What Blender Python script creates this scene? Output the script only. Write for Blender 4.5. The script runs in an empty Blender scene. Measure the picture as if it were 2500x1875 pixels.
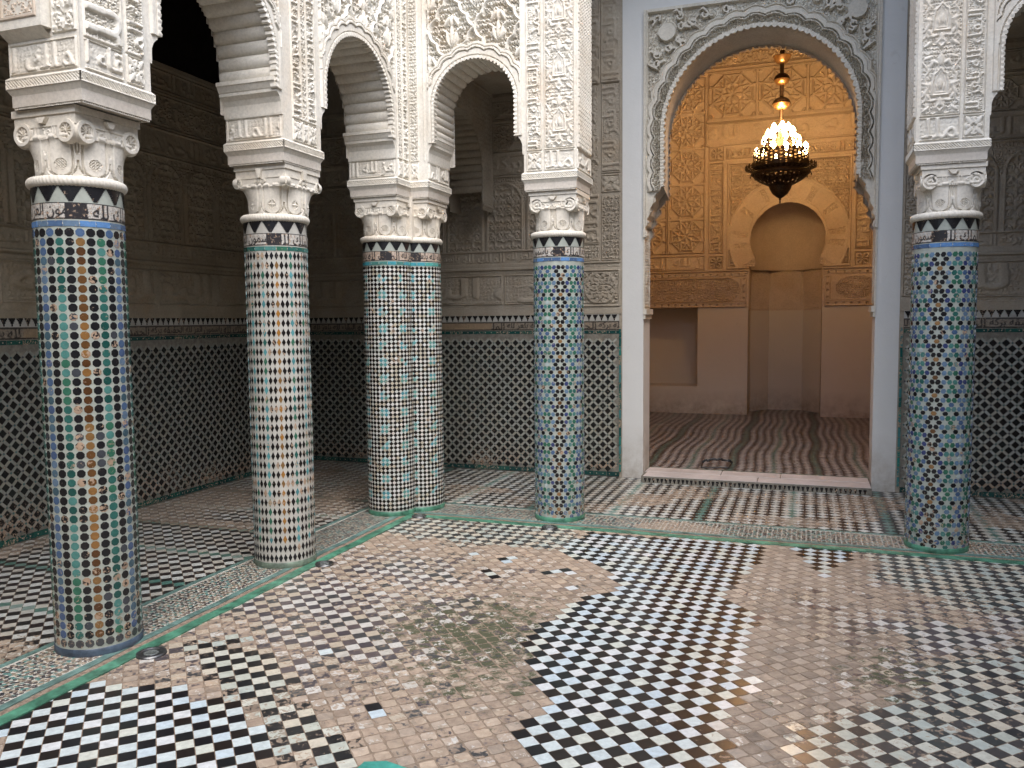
import bpy, math, random
import numpy as np
from mathutils import Matrix, Vector
random.seed(7); rng = np.random.default_rng(7)
S = bpy.context.scene; COL = S.collection
PI = math.pi
# ------------------------------------------------------------------ camera, world, sun, exposure
cam = bpy.data.cameras.new('camera'); camo = bpy.data.objects.new('camera', cam); COL.objects.link(camo)
YAW, PITCH, ROLL = 0.343626, -0.0770774, -0.00958125
FPX = 2014.05
_cy, _sy = math.cos(YAW), math.sin(YAW)
_f = Vector((-_sy*math.cos(PITCH), _cy*math.cos(PITCH), math.sin(PITCH))); _r = Vector((_cy, _sy, 0)); _u = _r.cross(_f)
_r2 = _r*math.cos(ROLL)+_u*math.sin(ROLL); _u2 = -_r*math.sin(ROLL)+_u*math.cos(ROLL)
camo.matrix_world = Matrix(((_r2.x, _u2.x, -_f.x, 0), (_r2.y, _u2.y, -_f.y, 0), (_r2.z, _u2.z, -_f.z, 1.6), (0, 0, 0, 1)))
cam.sensor_width = 36; cam.lens = FPX/2500*36; cam.clip_end = 200; cam.clip_start = .05
S.camera = camo
W = bpy.data.worlds.new("World"); S.world = W; W.use_nodes = True
nt = W.node_tree; bg = nt.nodes['Background']; sky = nt.nodes.new('ShaderNodeTexSky'); sky.sky_type = 'NISHITA'
SUN_EL, SUN_AZ = math.radians(55), math.radians(142)     # azimuth clockwise from +Y, the sun stands behind the camera to its right
sky.sun_disc = False; sky.sun_elevation = SUN_EL; sky.sun_rotation = SUN_AZ; sky.air_density = 1.0; sky.dust_density = 1.5; sky.ozone_density = 1.0
nt.links.new(sky.outputs[0], bg.inputs[0]); bg.inputs[1].default_value = 0.15
sl = bpy.data.lights.new('sun', 'SUN'); sl.energy = 1.4; sl.angle = math.radians(70); sl.color = (1, .97, .925)
slo = bpy.data.objects.new('sun', sl); COL.objects.link(slo)
sd = Vector((math.sin(SUN_AZ)*math.cos(SUN_EL), math.cos(SUN_AZ)*math.cos(SUN_EL), math.sin(SUN_EL)))
slo.rotation_euler = sd.to_track_quat('Z', 'Y').to_euler(); slo.location = (0, 0, 12)
S.view_settings.view_transform = 'Standard'; S.view_settings.look = 'None'; S.view_settings.gamma = 1; S.view_settings.use_curve_mapping = False
S.view_settings.exposure = 1.93
try:
    S.cycles.use_denoising = True; S.cycles.max_bounces = 10; S.cycles.diffuse_bounces = 6; S.cycles.glossy_bounces = 4
    S.cycles.sample_clamp_indirect = 6
except Exception: pass

# ------------------------------------------------------------------ materials
def srgb(r, g, b): return tuple(((c/255+.055)/1.055)**2.4 if c > 10 else c/255/12.92 for c in (r, g, b))
def newmat(name, rough=.8, spec=.3):
    m = bpy.data.materials.new(name); m.use_nodes = True; n = m.node_tree.nodes; b = n['Principled BSDF']
    b.inputs['Roughness'].default_value = rough; b.inputs['Specular IOR Level'].default_value = spec
    return m, m.node_tree, b
def N(t, k, **kw):
    n = t.nodes.new(k)
    for a, v in kw.items():
        if a in n.inputs: n.inputs[a].default_value = v
        else: setattr(n, a, v)
    return n
def noise(t, scale, detail=5, rough=.6, obj=False, dist=0):
    g = N(t, 'ShaderNodeNewGeometry'); n = N(t, 'ShaderNodeTexNoise'); n.inputs['Scale'].default_value = scale; n.inputs['Detail'].default_value = detail
    n.inputs['Roughness'].default_value = rough; n.inputs['Distortion'].default_value = dist
    t.links.new(g.outputs['Position'], n.inputs['Vector']); return n.outputs['Fac']
def ramp(t, fac, stops):
    r = N(t, 'ShaderNodeValToRGB'); e = r.color_ramp.elements
    while len(e) < len(stops): e.new(.5)
    for i, (p, c) in enumerate(stops):
        e[i].position = p; e[i].color = (c if len(c) == 4 else (*c, 1)) if hasattr(c, '__len__') else (c, c, c, 1)
    t.links.new(fac, r.inputs[0]); return r.outputs[0]
def mix(t, fac, a, b, mode='MIX'):
    m = N(t, 'ShaderNodeMix', data_type='RGBA', blend_type=mode)
    for s, v in ((m.inputs[0], fac), (m.inputs[6], a), (m.inputs[7], b)):
        if hasattr(v, 'is_output'): t.links.new(v, s)
        else: s.default_value = v if not hasattr(v, '__len__') else ((*v, 1) if len(v) == 3 else v)
    return m.outputs[2]
def bump(t, b, h, strength, dist):
    n = N(t, 'ShaderNodeBump'); n.inputs['Strength'].default_value = strength; n.inputs['Distance'].default_value = dist
    t.links.new(h, n.inputs['Height']); t.links.new(n.outputs[0], b.inputs['Normal'])
def stucco(name, c1, c2, warm, wamt=.5, rough=.88, bs=.35):
    m, t, b = newmat(name, rough, .2)
    a = mix(t, ramp(t, noise(t, 3.2, 6), [(.35, 0), (.65, 1)]), c1, c2)
    w = ramp(t, noise(t, 1.7, 5, .65, dist=.6), [(.5, 0), (.72, wamt)])
    c = mix(t, w, a, warm)
    sp = ramp(t, noise(t, 55, 4, .7), [(.3, (.8,)*3), (.6, (1,)*3)])
    c = mix(t, 1.0, c, sp, 'MULTIPLY')
    t.links.new(c, b.inputs['Base Color'])
    bump(t, b, noise(t, 120, 5, .7), bs, .003)
    return m
M_STUC = stucco('carved_stucco', (.75, .715, .635), (.66, .61, .52), (.63, .49, .34), .4)
M_STUCD = stucco('gallery_shade_stucco', (.36, .305, .225), (.28, .235, .17), (.34, .235, .14), .5)  # left gallery wall: colour lowered so its shade stays dark
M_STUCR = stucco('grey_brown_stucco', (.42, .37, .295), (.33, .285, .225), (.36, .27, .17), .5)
M_DOOR = stucco('grey_stucco', (.70, .655, .56), (.60, .55, .46), (.52, .43, .32), .4)
M_OCHRE = stucco('ochre_stucco', (.62, .52, .42), (.54, .45, .35), (.50, .36, .24), .4)
M_CAP = stucco('carved_marble', (.73, .69, .61), (.65, .60, .51), (.62, .47, .30), .3, .6, .15)
def plaster(name, c1, c2, stain, zs, zr):
    m, t, b = newmat(name, .8, .25)
    a = mix(t, noise(t, 1.6, 6), c1, c2)
    g = N(t, 'ShaderNodeNewGeometry'); sx = N(t, 'ShaderNodeSeparateXYZ'); t.links.new(g.outputs['Position'], sx.inputs[0])
    mr = N(t, 'ShaderNodeMapRange'); mr.inputs[1].default_value = zs+zr; mr.inputs[2].default_value = zs; t.links.new(sx.outputs[2], mr.inputs[0])
    mu = N(t, 'ShaderNodeMath', operation='MULTIPLY'); t.links.new(mr.outputs[0], mu.inputs[0]); t.links.new(ramp(t, noise(t, 6, 7, .7), [(.35, 0.1), (.7, 1)]), mu.inputs[1])
    c = mix(t, mu.outputs[0], a, stain)
    st = ramp(t, noise(t, 9, 6, .75, dist=1), [(.62, 0), (.8, .35)])
    c = mix(t, st, c, stain)
    t.links.new(c, b.inputs['Base Color']); bump(t, b, noise(t, 14, 6, .7), .5, .006)
    return m
M_JAMB = plaster('white_plaster', (.70, .69, .66), (.60, .60, .575), (.33, .28, .22), 0, .55)
M_ROOMW = plaster('cream_plaster', (.62, .58, .50), (.54, .50, .43), (.26, .21, .16), .06, .40)
M_PLAIN = stucco('plain_stucco', (.62, .57, .50), (.54, .49, .42), (.5, .4, .3), .3)
def glaze(name, rough=.22, worncol=((.30, .20, .135), (.40, .29, .20), (.20, .15, .11)), moss=False, scale=60):
    """glazed clay: colour from attribute Col, loss of glaze from attribute wear (0..1)"""
    m, t, b = newmat(name, rough, .5)
    a = N(t, 'ShaderNodeAttribute', attribute_name='Col'); w = N(t, 'ShaderNodeAttribute', attribute_name='wear')
    col = mix(t, 1.0, a.outputs['Color'], ramp(t, noise(t, 35, 4, .7), [(.3, (.78,)*3), (.65, (1.06,)*3)]), 'MULTIPLY')
    n1 = noise(t, scale, 5, .65, dist=.4)
    mr = N(t, 'ShaderNodeMapRange'); t.links.new(n1, mr.inputs[0]); mr.inputs[1].default_value = .26; mr.inputs[2].default_value = .74
    su = N(t, 'ShaderNodeMath', operation='SUBTRACT'); t.links.new(w.outputs['Fac'], su.inputs[0]); t.links.new(mr.outputs[0], su.inputs[1])
    st = N(t, 'ShaderNodeMath', operation='MULTIPLY_ADD'); st.use_clamp = True; t.links.new(su.outputs[0], st.inputs[0]); st.inputs[1].default_value = 9; st.inputs[2].default_value = .5
    clay = mix(t, ramp(t, noise(t, 22, 5, .7), [(.35, 0), (.65, 1)]), worncol[0], worncol[1])
    clay = mix(t, ramp(t, noise(t, 7, 6, .7, dist=.8), [(.5, 0), (.68, .8)]), clay, worncol[2])
    if moss:
        ti = N(t, 'ShaderNodeAttribute', attribute_name='tint'); clay = mix(t, 1.0, clay, ti.outputs['Color'], 'MULTIPLY')
        clay = mix(t, .14, clay, a.outputs['Color'])
        mo = N(t, 'ShaderNodeAttribute', attribute_name='moss')
        mn = noise(t, 11, 8, .75, dist=.3)
        mm = N(t, 'ShaderNodeMapRange'); t.links.new(mn, mm.inputs[0]); mm.inputs[1].default_value = .3; mm.inputs[2].default_value = .7
        ms = N(t, 'ShaderNodeMath', operation='SUBTRACT'); t.links.new(mo.outputs['Fac'], ms.inputs[0]); t.links.new(mm.outputs[0], ms.inputs[1])
        mq = N(t, 'ShaderNodeMath', operation='MULTIPLY_ADD'); mq.use_clamp = True; t.links.new(ms.outputs[0], mq.inputs[0]); mq.inputs[1].default_value = 4.5; mq.inputs[2].default_value = .35
        clay = mix(t, mq.outputs[0], clay, (.062, .066, .034))
    c = mix(t, st.outputs[0], col, clay); t.links.new(c, b.inputs['Base Color'])
    r = N(t, 'ShaderNodeMapRange'); t.links.new(st.outputs[0], r.inputs[0]); r.inputs[3].default_value = rough; r.inputs[4].default_value = .85
    t.links.new(r.outputs[0], b.inputs['Roughness'])
    bump(t, b, noise(t, 28, 4, .6), .12, .002)
    return m
M_TILE = glaze('glazed_tile', .25)
M_FLOOR = glaze('floor_tile', .28, ((.255, .188, .135), (.37, .29, .215), (.165, .128, .098)), True, 34)
M_PRINT = glaze('painted_tile_band', .35)
def simple(name, c, rough=.8, spec=.3, metal=0, ns=20, var=.25, bs=0):
    m, t, b = newmat(name, rough, spec); b.inputs['Metallic'].default_value = metal
    lo = tuple(x*(1-var) for x in c); hi = tuple(min(1, x*(1+var)) for x in c)
    t.links.new(mix(t, ramp(t, noise(t, ns, 6, .7), [(.35, 0), (.65, 1)]), lo, hi), b.inputs['Base Color'])
    if bs: bump(t, b, noise(t, ns*4, 5, .7), bs, .003)
    return m
M_GROUT = simple('floor_mortar', (.225, .172, .128), .92, .1, 0, 30, .3, .3)
M_GROUTW = simple('white_zellij_ground', (.33, .355, .315), .35, .4, 0, 14, .13, .1)
M_GROUTC = simple('cream_zellij_ground', (.42, .41, .37), .4, .4, 0, 9, .14, .1)
M_GROUTD = simple('dado_mortar', (.19, .175, .145), .85, .2, 0, 25, .3, .2)
M_GREEN = simple('green_glazed_strip', (.065, .19, .125), .35, .5, 0, 9, .6, .2)
M_TEAL = simple('teal_glazed_strip', (.11, .185, .165), .4, .5, 0, 9, .45, .15)
M_MUD = simple('gutter_mortar', (.22, .17, .13), .95, .1, 0, 40, .4, .5)
M_MARBLE = simple('threshold_marble', (.50, .46, .44), .45, .4, 0, 5, .15, .1)
M_WOOD = simple('dark_cedar', (.012, .009, .007), .8, .15, 0, 12, .4, .3)
M_IRON = simple('dark_bronze', (.045, .03, .015), .5, .5, .7, 40, .5, .3)
M_BRASS = simple('brass', (.35, .21, .08), .32, .5, .9, 20, .3, .1)
M_STEEL = simple('brushed_steel', (.13, .13, .13), .35, .5, .85, 60, .3, .2)
M_BLACK = simple('black_iron', (.012, .012, .012), .5, .4)
M_GLASS = simple('lamp_glass', (.10, .11, .105), .1, .6, 0, 30, .3)
m, t, b = newmat('lit_bulb'); b.inputs['Base Color'].default_value = (1, .8, .5, 1); b.inputs['Emission Color'].default_value = (1, .62, .25, 1); b.inputs['Emission Strength'].default_value = 38
M_BULB = m

# ------------------------------------------------------------------ mesh building
def mk_mesh(name, V, groups, mat, smooth=False, attrs=None):
    """V (n,3); groups: list of (m,k) index arrays"""
    me = bpy.data.meshes.new(name); V = np.asarray(V, np.float32)
    groups = [np.asarray(g, np.int32) for g in groups if len(g)]
    me.vertices.add(len(V)); me.vertices.foreach_set('co', V.ravel())
    loops = np.concatenate([g.ravel() for g in groups]); tot = np.concatenate([np.full(len(g), g.shape[1], np.int32) for g in groups])
    st = np.concatenate([[0], np.cumsum(tot)[:-1]]).astype(np.int32)
    me.loops.add(len(loops)); me.loops.foreach_set('vertex_index', loops)
    me.polygons.add(len(tot)); me.polygons.foreach_set('loop_start', st)
    try: me.polygons.foreach_set('loop_total', tot)
    except Exception: pass
    me.polygons.foreach_set('use_smooth', np.full(len(tot), bool(smooth)))
    me.update(calc_edges=True)
    if attrs:
        for k, a in attrs.items():
            a = np.asarray(a, np.float32)
            if a.ndim == 2:
                at = me.attributes.new(k, 'FLOAT_COLOR', 'POINT'); c4 = np.ones((len(V), 4), np.float32); c4[:, :3] = a; at.data.foreach_set('color', c4.ravel())
            else:
                at = me.attributes.new(k, 'FLOAT', 'POINT'); at.data.foreach_set('value', a)
    me.materials.append(mat); return me
def link(o, parent=None, label=None, cat=None, group=None, kind=None):
    COL.objects.link(o)
    if parent is not None: o.parent = parent
    if label: o['label'] = label
    if cat: o['category'] = cat
    if group: o['group'] = group
    if kind: o['kind'] = kind
    return o
def empty(name, loc, label=None, cat=None, group=None, kind=None):
    kind = kind or ('thing' if label else None)
    o = bpy.data.objects.new(name, None); o.location = loc; o.empty_display_size = .1
    return link(o, None, label, cat, group, kind)
def wloc(p):
    v = Vector((0, 0, 0))
    while p is not None: v += Vector(p.location); p = p.parent
    return np.array(v)
def obj(name, V, groups, mat, parent=None, smooth=False, attrs=None, **kw):
    V = np.asarray(V, float)
    if parent is not None: V = V-wloc(parent)
    return link(bpy.data.objects.new(name, mk_mesh(name, V, groups, mat, smooth, attrs)), parent, **kw)
class MB:
    def __init__(s): s.V = []; s.G = {}; s.n = 0
    def add(s, V, F):
        V = np.asarray(V, float)
        for f in F: s.G.setdefault(len(f), []).append([i+s.n for i in f])
        s.V.append(V); s.n += len(V)
    def box(s, x0, y0, z0, x1, y1, z1):
        V = [(x, y, z) for z in (z0, z1) for y in (y0, y1) for x in (x0, x1)]
        s.add(V, [(0, 2, 3, 1), (4, 5, 7, 6), (0, 1, 5, 4), (2, 6, 7, 3), (0, 4, 6, 2), (1, 3, 7, 5)])
    def lathe(s, prof, c=(0, 0, 0), n=32, cap=True):
        a = np.arange(n)*2*PI/n; V = np.array([(c[0]+r*math.cos(t), c[1]+r*math.sin(t), c[2]+z) for r, z in prof for t in a]); F = []
        for j in range(len(prof)-1):
            for i in range(n): F.append((j*n+i, j*n+(i+1) % n, (j+1)*n+(i+1) % n, (j+1)*n+i))
        s.add(V, F)
    def tube(s, pts, r, n=6):
        pts = [Vector(p) for p in pts]
        for i in range(len(pts)-1):
            d = (pts[i+1]-pts[i]).normalized(); a = d.cross(Vector((0, 0, 1)) if abs(d.z) < .9 else Vector((1, 0, 0))).normalized(); b2 = d.cross(a)
            V = [tuple(p+(a*math.cos(k*2*PI/n)+b2*math.sin(k*2*PI/n))*r) for p in (pts[i], pts[i+1]) for k in range(n)]
            s.add(V, [(k, (k+1) % n, n+(k+1) % n, n+k) for k in range(n)]+[tuple(range(n))[::-1], tuple(range(n, 2*n))])
    def build(s, name, mat, parent=None, smooth=False, **kw):
        return obj(name, np.concatenate(s.V), [np.array(g) for g in s.G.values()], mat, parent, smooth, **kw)
def field(name, parent, mat, H, P, mask=None, skirt=.02, smooth=True, wrap=False, attrs=None, **kw):
    """H (nv,nu) heights; P(H)->(nv,nu,3); mask (nv-1,nu-1) cells kept; skirt: depth of the rim behind the cut edges"""
    nv, nu = H.shape; idx = np.arange(nv*nu).reshape(nv, nu); V = P(H).reshape(-1, 3)
    if mask is None: mask = np.ones((nv-1, nu-1), bool)
    q = np.stack([idx[:-1, :-1], idx[:-1, 1:], idx[1:, 1:], idx[1:, :-1]], -1)
    F = [q[mask]]; Vs = [V]
    if skirt:
        B = P(np.full_like(H, -skirt)).reshape(-1, 3); off = nv*nu; Vs.append(B); sk = []
        mp = np.pad(mask, 1)
        def side(cond, a, b_):
            a = a[cond]; b_ = b_[cond]; sk.append(np.stack([b_, a, a+off, b_+off], -1))
        side(mask & ~mp[:-2, 1:-1], q[..., 0], q[..., 1]); side(mask & ~mp[2:, 1:-1], q[..., 2], q[..., 3])
        side(mask & ~mp[1:-1, :-2], q[..., 3], q[..., 0]); side(mask & ~mp[1:-1, 2:], q[..., 1], q[..., 2])
        F.append(np.concatenate(sk))
    V = np.concatenate(Vs); F = [f for f in F if len(f)]
    used = np.zeros(len(V), bool)
    for f in F: used[f.ravel()] = True
    re = np.cumsum(used)-1
    at = None
    if attrs: at = {k: (np.concatenate([a.reshape(nv*nu, -1)]*len(Vs))[used] if a.ndim == 3 else np.concatenate([a.ravel()]*len(Vs))[used]) for k, a in attrs.items()}
    o = obj(name, V[used], [re[f] for f in F], mat, parent, smooth, at, **kw)
    if smooth:
        try:
            o.data.set_sharp_from_angle(angle=math.radians(40))
        except Exception: pass
    return o
def planeP(O, u, v, n, U, Vv):
    O, u, v, n = map(np.asarray, (O, u, v, n))
    return lambda H: O+U[..., None]*u+Vv[..., None]*v+H[..., None]*n
X_, Y_, Z_ = np.array([1., 0, 0]), np.array([0, 1., 0]), np.array([0, 0, 1.])

# ------------------------------------------------------------------ pattern cells (heights 0..1)
def strokes(strk, w, h, n):
    """strk: list of (points, widths); returns height raster of cell w x h, n px per unit"""
    nx, ny = max(4, int(round(w*n))), max(4, int(round(h*n)))
    X, Y = np.meshgrid((np.arange(nx)+.5)/n, (np.arange(ny)+.5)/n); D = np.full(X.shape, 9.)
    for pts, ws in strk:
        pts = np.asarray(pts, float); ws = np.broadcast_to(ws, len(pts))
        for i in range(len(pts)-1):
            a, b_ = pts[i], pts[i+1]; ab = b_-a; L = ab@ab+1e-12
            t_ = np.clip(((X-a[0])*ab[0]+(Y-a[1])*ab[1])/L, 0, 1)
            d = np.hypot(X-a[0]-t_*ab[0], Y-a[1]-t_*ab[1])-(ws[i]*(1-t_)+ws[i+1]*t_); D = np.minimum(D, d)
    return D
def prof(D, soft=.02): return np.clip(.5-D/soft, 0, 1)
def spiral(cx, cy, r, a0, turns, r1=.2, n=26):
    k = np.linspace(0, 1, n); a = a0+turns*2*PI*k; rr = r*(1-k*(1-r1)); return np.stack([cx+rr*np.cos(a), cy+rr*np.sin(a)], 1)
def leaf(x, y, a, L, w, bend=0, n=8):
    k = np.linspace(0, 1, n); aa = a+bend*k; xs = x+np.cumsum(np.cos(aa))*L/n; ys = y+np.cumsum(np.sin(aa))*L/n
    return np.stack([xs, ys], 1), w*np.sin(PI*np.clip(k*.9+.06, 0, 1))**.8
def mirror(strk, w): return strk+[(np.stack([w-np.asarray(p)[:, 0], np.asarray(p)[:, 1]], 1), ws) for p, ws in strk]
def sampler(cell, w, h):
    ny, nx = cell.shape
    def f(u, v):
        x = (u/w % 1)*nx-.5; y = (v/h % 1)*ny-.5; x0 = np.floor(x).astype(int); y0 = np.floor(y).astype(int); fx = x-x0; fy = y-y0
        g = lambda i, j: cell[j % ny, i % nx]
        return (g(x0, y0)*(1-fx)+g(x0+1, y0)*fx)*(1-fy)+(g(x0, y0+1)*(1-fx)+g(x0+1, y0+1)*fx)*fy
    return f
def cell_vine():       # mirror-symmetric arabesque, cell 1 x 1.4
    s = [(spiral(.27, .35, .17, -PI/2, 1.15), .035), (spiral(.25, 1.02, .18, PI/2, -1.2), .035),
         (np.array([(.5, 0), (.47, .12), (.38, .2), (.27, .18)]), .035), (np.array([(.5, .62), (.44, .75), (.33, .84), (.25, .84)]), .035),
         (np.array([(.5, 1.4), (.46, 1.3), (.36, 1.22), (.25, 1.2)]), .03), (np.array([(0, .7), (.06, .6), (.1, .45)]), .03),
         leaf(.08, .5, .9, .2, .05), leaf(.27, .35, 1.2, .22, .07, .8), leaf(.25, 1.02, -1.2, .2, .07, -.8), leaf(.5, .1, PI/2, .3, .075), leaf(.42, .52, 2.4, .22, .05, .6),
         leaf(.5, .72, PI/2, .28, .085), leaf(.12, .75, PI/2+.3, .26, .06), leaf(.05, 1.15, .9, .22, .055), leaf(.5, 1.12, PI/2, .2, .055), leaf(.02, .1, .6, .2, .06), leaf(.38, 1.15, 2.6, .2, .045, -.8)]
    return sampler(prof(strokes(mirror(s, 1), 1, 1.4, 90), .05), 1, 1.4)
def cell_fine():       # dense filler
    r = np.random.default_rng(3); s = []
    for i in range(4):
        for j in range(4):
            cx, cy = (i+.5+.25*(j % 2))/4, (j+.5)/4; a = r.uniform(0, 6.28)
            s += [(spiral(cx, cy, .10, a, 1.1*(1 if (i+j) % 2 else -1), .25, 14), .016), leaf(cx, cy, a+2, .1, .024, .8), leaf(cx+.08, cy+.1, a-1, .09, .02, .6)]
    return sampler(prof(strokes([(p+np.array((dx, dy)), w) for p, w in s for dx in (-1, 0, 1) for dy in (-1, 0, 1) if abs(dx)+abs(dy) < 2], 1, 1, 110), .025), 1, 1)
def cell_sebka():      # lobed diamond net filled with palmettes, cell 1 x 1.5
    s = []
    def lob(p, q):
        p = np.array(p); q = np.array(q); k = np.linspace(0, 1, 25); d = q-p; nrm = np.array((-d[1], d[0]))/np.hypot(*d)
        return p+k[:, None]*d+nrm*(.05*np.abs(np.sin(3*PI*k))[:, None])
    for a, b_ in (((0, 0), (.5, .75)), ((1, 0), (.5, .75)), ((.5, .75), (0, 1.5)), ((.5, .75), (1, 1.5))):
        s.append((lob(a, b_), .036))
    for cx, cy in ((.5, 0), (.5, 1.5), (0, .75), (1, .75)):
        for k in (-1, 0, 1):
            s.append(leaf(cx, cy-.36, PI/2+k*.62, .36+.1*(k == 0), .05, -k*.7))
            s.append(leaf(cx+k*.16, cy+.02, PI/2+k*.3, .28, .045, k*.3))
        s.append((np.array([(cx-.2, cy+.02), (cx, cy-.12), (cx+.2, cy+.02)]), .022))
    return sampler(prof(strokes(s, 1, 1.5, 90), .05), 1, 1.5)
def cell_star():       # eight-pointed interlace rosette, cell 1 x 1
    s = []; c = .5
    P8 = [(c+.43*math.cos(k*PI/4+PI/8), c+.43*math.sin(k*PI/4+PI/8)) for k in range(8)]
    p8 = [(c+.2*math.cos(k*PI/4), c+.2*math.sin(k*PI/4)) for k in range(8)]
    for k in range(8):
        s.append((np.array([P8[k], P8[(k+1) % 8]]), .016)); s.append((np.array([P8[k], p8[(k+1) % 8], P8[(k+1) % 8]]), .018)); s.append((np.array([P8[k], p8[k]]), .014))
        s.append(leaf(c+.02*math.cos(k*PI/4), c+.02*math.sin(k*PI/4), k*PI/4, .16, .03)); s.append(leaf(c+.26*math.cos(k*PI/4), c+.26*math.sin(k*PI/4), k*PI/4, .12, .02))
        s.append((np.array([P8[k], (c+.75*math.cos(k*PI/4+PI/8), c+.75*math.sin(k*PI/4+PI/8))]), .016))
    s.append((np.array([(c+.23*math.cos(a), c+.23*math.sin(a)) for a in np.linspace(0, 2*PI, 20)]), .01))
    for x, y in ((0, 0), (1, 0), (0, 1), (1, 1)): s.append((np.array([(x+.1*math.cos(a), y+.1*math.sin(a)) for a in np.linspace(0, 2*PI, 9)]), .015))
    return sampler(prof(strokes(s, 1, 1, 110), .025), 1, 1)
def cell_flower():     # square quatrefoil knot
    s = []; c = .5
    for k in range(4):
        a = PI/4+k*PI/2; s.append(leaf(c, c, a, .62, .11)); s.append(leaf(c, c, a-PI/4, .42, .09))
        s.append(leaf(c+.42*math.cos(a-PI/4), c+.42*math.sin(a-PI/4), a-PI/4+2.2, .22, .04)); s.append(leaf(c+.42*math.cos(a-PI/4), c+.42*math.sin(a-PI/4), a-PI/4-2.2, .22, .04))
    D = strokes(s, 1, 1, 80); h = prof(D, .05); X, Y = np.meshgrid(np.linspace(0, 1, 80), np.linspace(0, 1, 80))
    hole = (np.abs(np.abs(X-.5)-.09)+np.abs(np.abs(Y-.5)-.0) < .06) | (np.abs(X-.5)+np.abs(np.abs(Y-.5)-.09) < .06); h[hole] = 0
    return sampler(h, 1, 1)
def cell_lancet():     # niche medallions among leaves, cell 1 x 1.75
    s = []
    o = [(.5, 1.28), (.42, 1.16), (.34, 1.1), (.33, .98), (.3, .9), (.3, .55), (.5, .55)]
    s += [(np.array(o), .028), (np.array([(.5, 1.18), (.43, 1.08), (.39, .98), (.39, .62), (.5, .62)]), .012)]
    s += [leaf(.5, .68, PI/2, .3, .06), leaf(.43, .66, PI/2+.2, .22, .03)]
    s += [leaf(.5, 1.3, PI/2, .36, .075), leaf(.45, 1.36, 2.3, .24, .05, .5), leaf(.5, .5, -PI/2, .26, .06), (np.array([(.5, .1), (.4, .22), (.5, .34)]), .035), leaf(.44, .44, 3.6, .26, .05, -.6)]
    s += [leaf(.05, .5, .9, .28, .05, .5), leaf(.05, .9, -.6, .24, .05, .5), (np.array([(0, .3), (.12, .42), (.14, .75), (.1, 1.05), (.2, 1.2), (.08, 1.4), (0, 1.5)]), .022), leaf(.25, .4, 2.0, .22, .045), leaf(.24, 1.3, 1.2, .22, .045), leaf(.05, 1.55, 0, .25, .05, .6), leaf(.03, .1, .4, .26, .05, .5), leaf(.2, .6, 1.6, .3, .035)]
    return sampler(prof(strokes(mirror(s, 1), 1, 1.75, 90), .05), 1, 1.75)
VINE, FINE, SEBKA, STAR, FLOWER, LANCET = cell_vine(), cell_fine(), cell_sebka(), cell_star(), cell_flower(), cell_lancet()
def p_vine(s): return lambda u, v, w, h: VINE(u/s, v/s)
def p_vine_fit(nx): return lambda u, v, w, h: VINE(u/w*nx, v/w*nx)
def p_fine(s): return lambda u, v, w, h: FINE(u/s, v/s)
def p_sebka(s): return lambda u, v, w, h: np.maximum(SEBKA(u/s, v/s), .72*VINE(u/s*3.5, v/s*3.5))
def p_star_fit(nx): return lambda u, v, w, h: STAR(u/w*nx, v/w*nx)
def p_flower(u, v, w, h): return FLOWER(u/w*.999, v/h*.999)
def p_lancet_fit(u, v, w, h):
    L_ = LANCET(u/w, v/w); uu, vv = (u/w) % 1, (v/w) % 1.75; ins = (np.abs(uu-.5) < .19) & (vv > .53) & (vv < 1.2)
    return np.maximum(L_, np.where(ins, .35, .62*VINE(u/w*3, v/w*3)))
def p_net(s):
    def f(u, v, w, h):
        a = (u+v*.62)/s; b_ = (u-v*.62)/s; wv = .12*np.sin(2*PI*(a-b_))
        d = np.minimum(np.abs(((a+wv) % 1)-.5), np.abs(((b_-wv) % 1)-.5)); dot = np.hypot((u/s % 1)-.5, ((v*.62/s) % 1)-.5)
        return np.clip(1.7-d*7, 0, 1)*1.0
    return f
def p_braid(s, sl=1.0):
    def f(u, v, w, h):
        e = (v < h*.14) | (v > h*.86); a = ((u+sl*(v-h/2))/s) % 1; b_ = ((u-sl*(v-h/2))/s) % 1
        return np.where(e, 1, np.maximum((np.abs(a-.5) < .24)*1., 0))
    return f
def p_lattice(s):
    def f(u, v, w, h):
        e = (v < h*.12) | (v > h*.88); a = ((u+v)/s) % 1; b_ = ((u-v)/s) % 1
        return np.where(e, 1, np.maximum(np.abs(a-.5) < .26, np.abs(b_-.5) < .26)*1.)
    return f
def p_bead(s):
    def f(u, v, w, h): return np.where((v < h*.2) | (v > h*.8), .8, (((u/s) % 1) < .55)*1.)
    return f
def p_med(u, v, w, h):    # round interlace medallion
    r = np.hypot(u-w/2, v-h/2)/(min(w, h)/2); a = np.arctan2(v-h/2, u-w/2)
    s = STAR(u/w*.999, v/h*.999); t2 = FINE(u/w*1.6, v/h*1.6); ring = np.abs(r-.86) < .05
    k = np.abs(np.sin(a*6+r*9))*np.abs(np.sin(a*6-r*9)) > .12
    return np.where(ring, 1, np.where(r < .86, np.where(k, .9, .1), t2))
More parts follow.
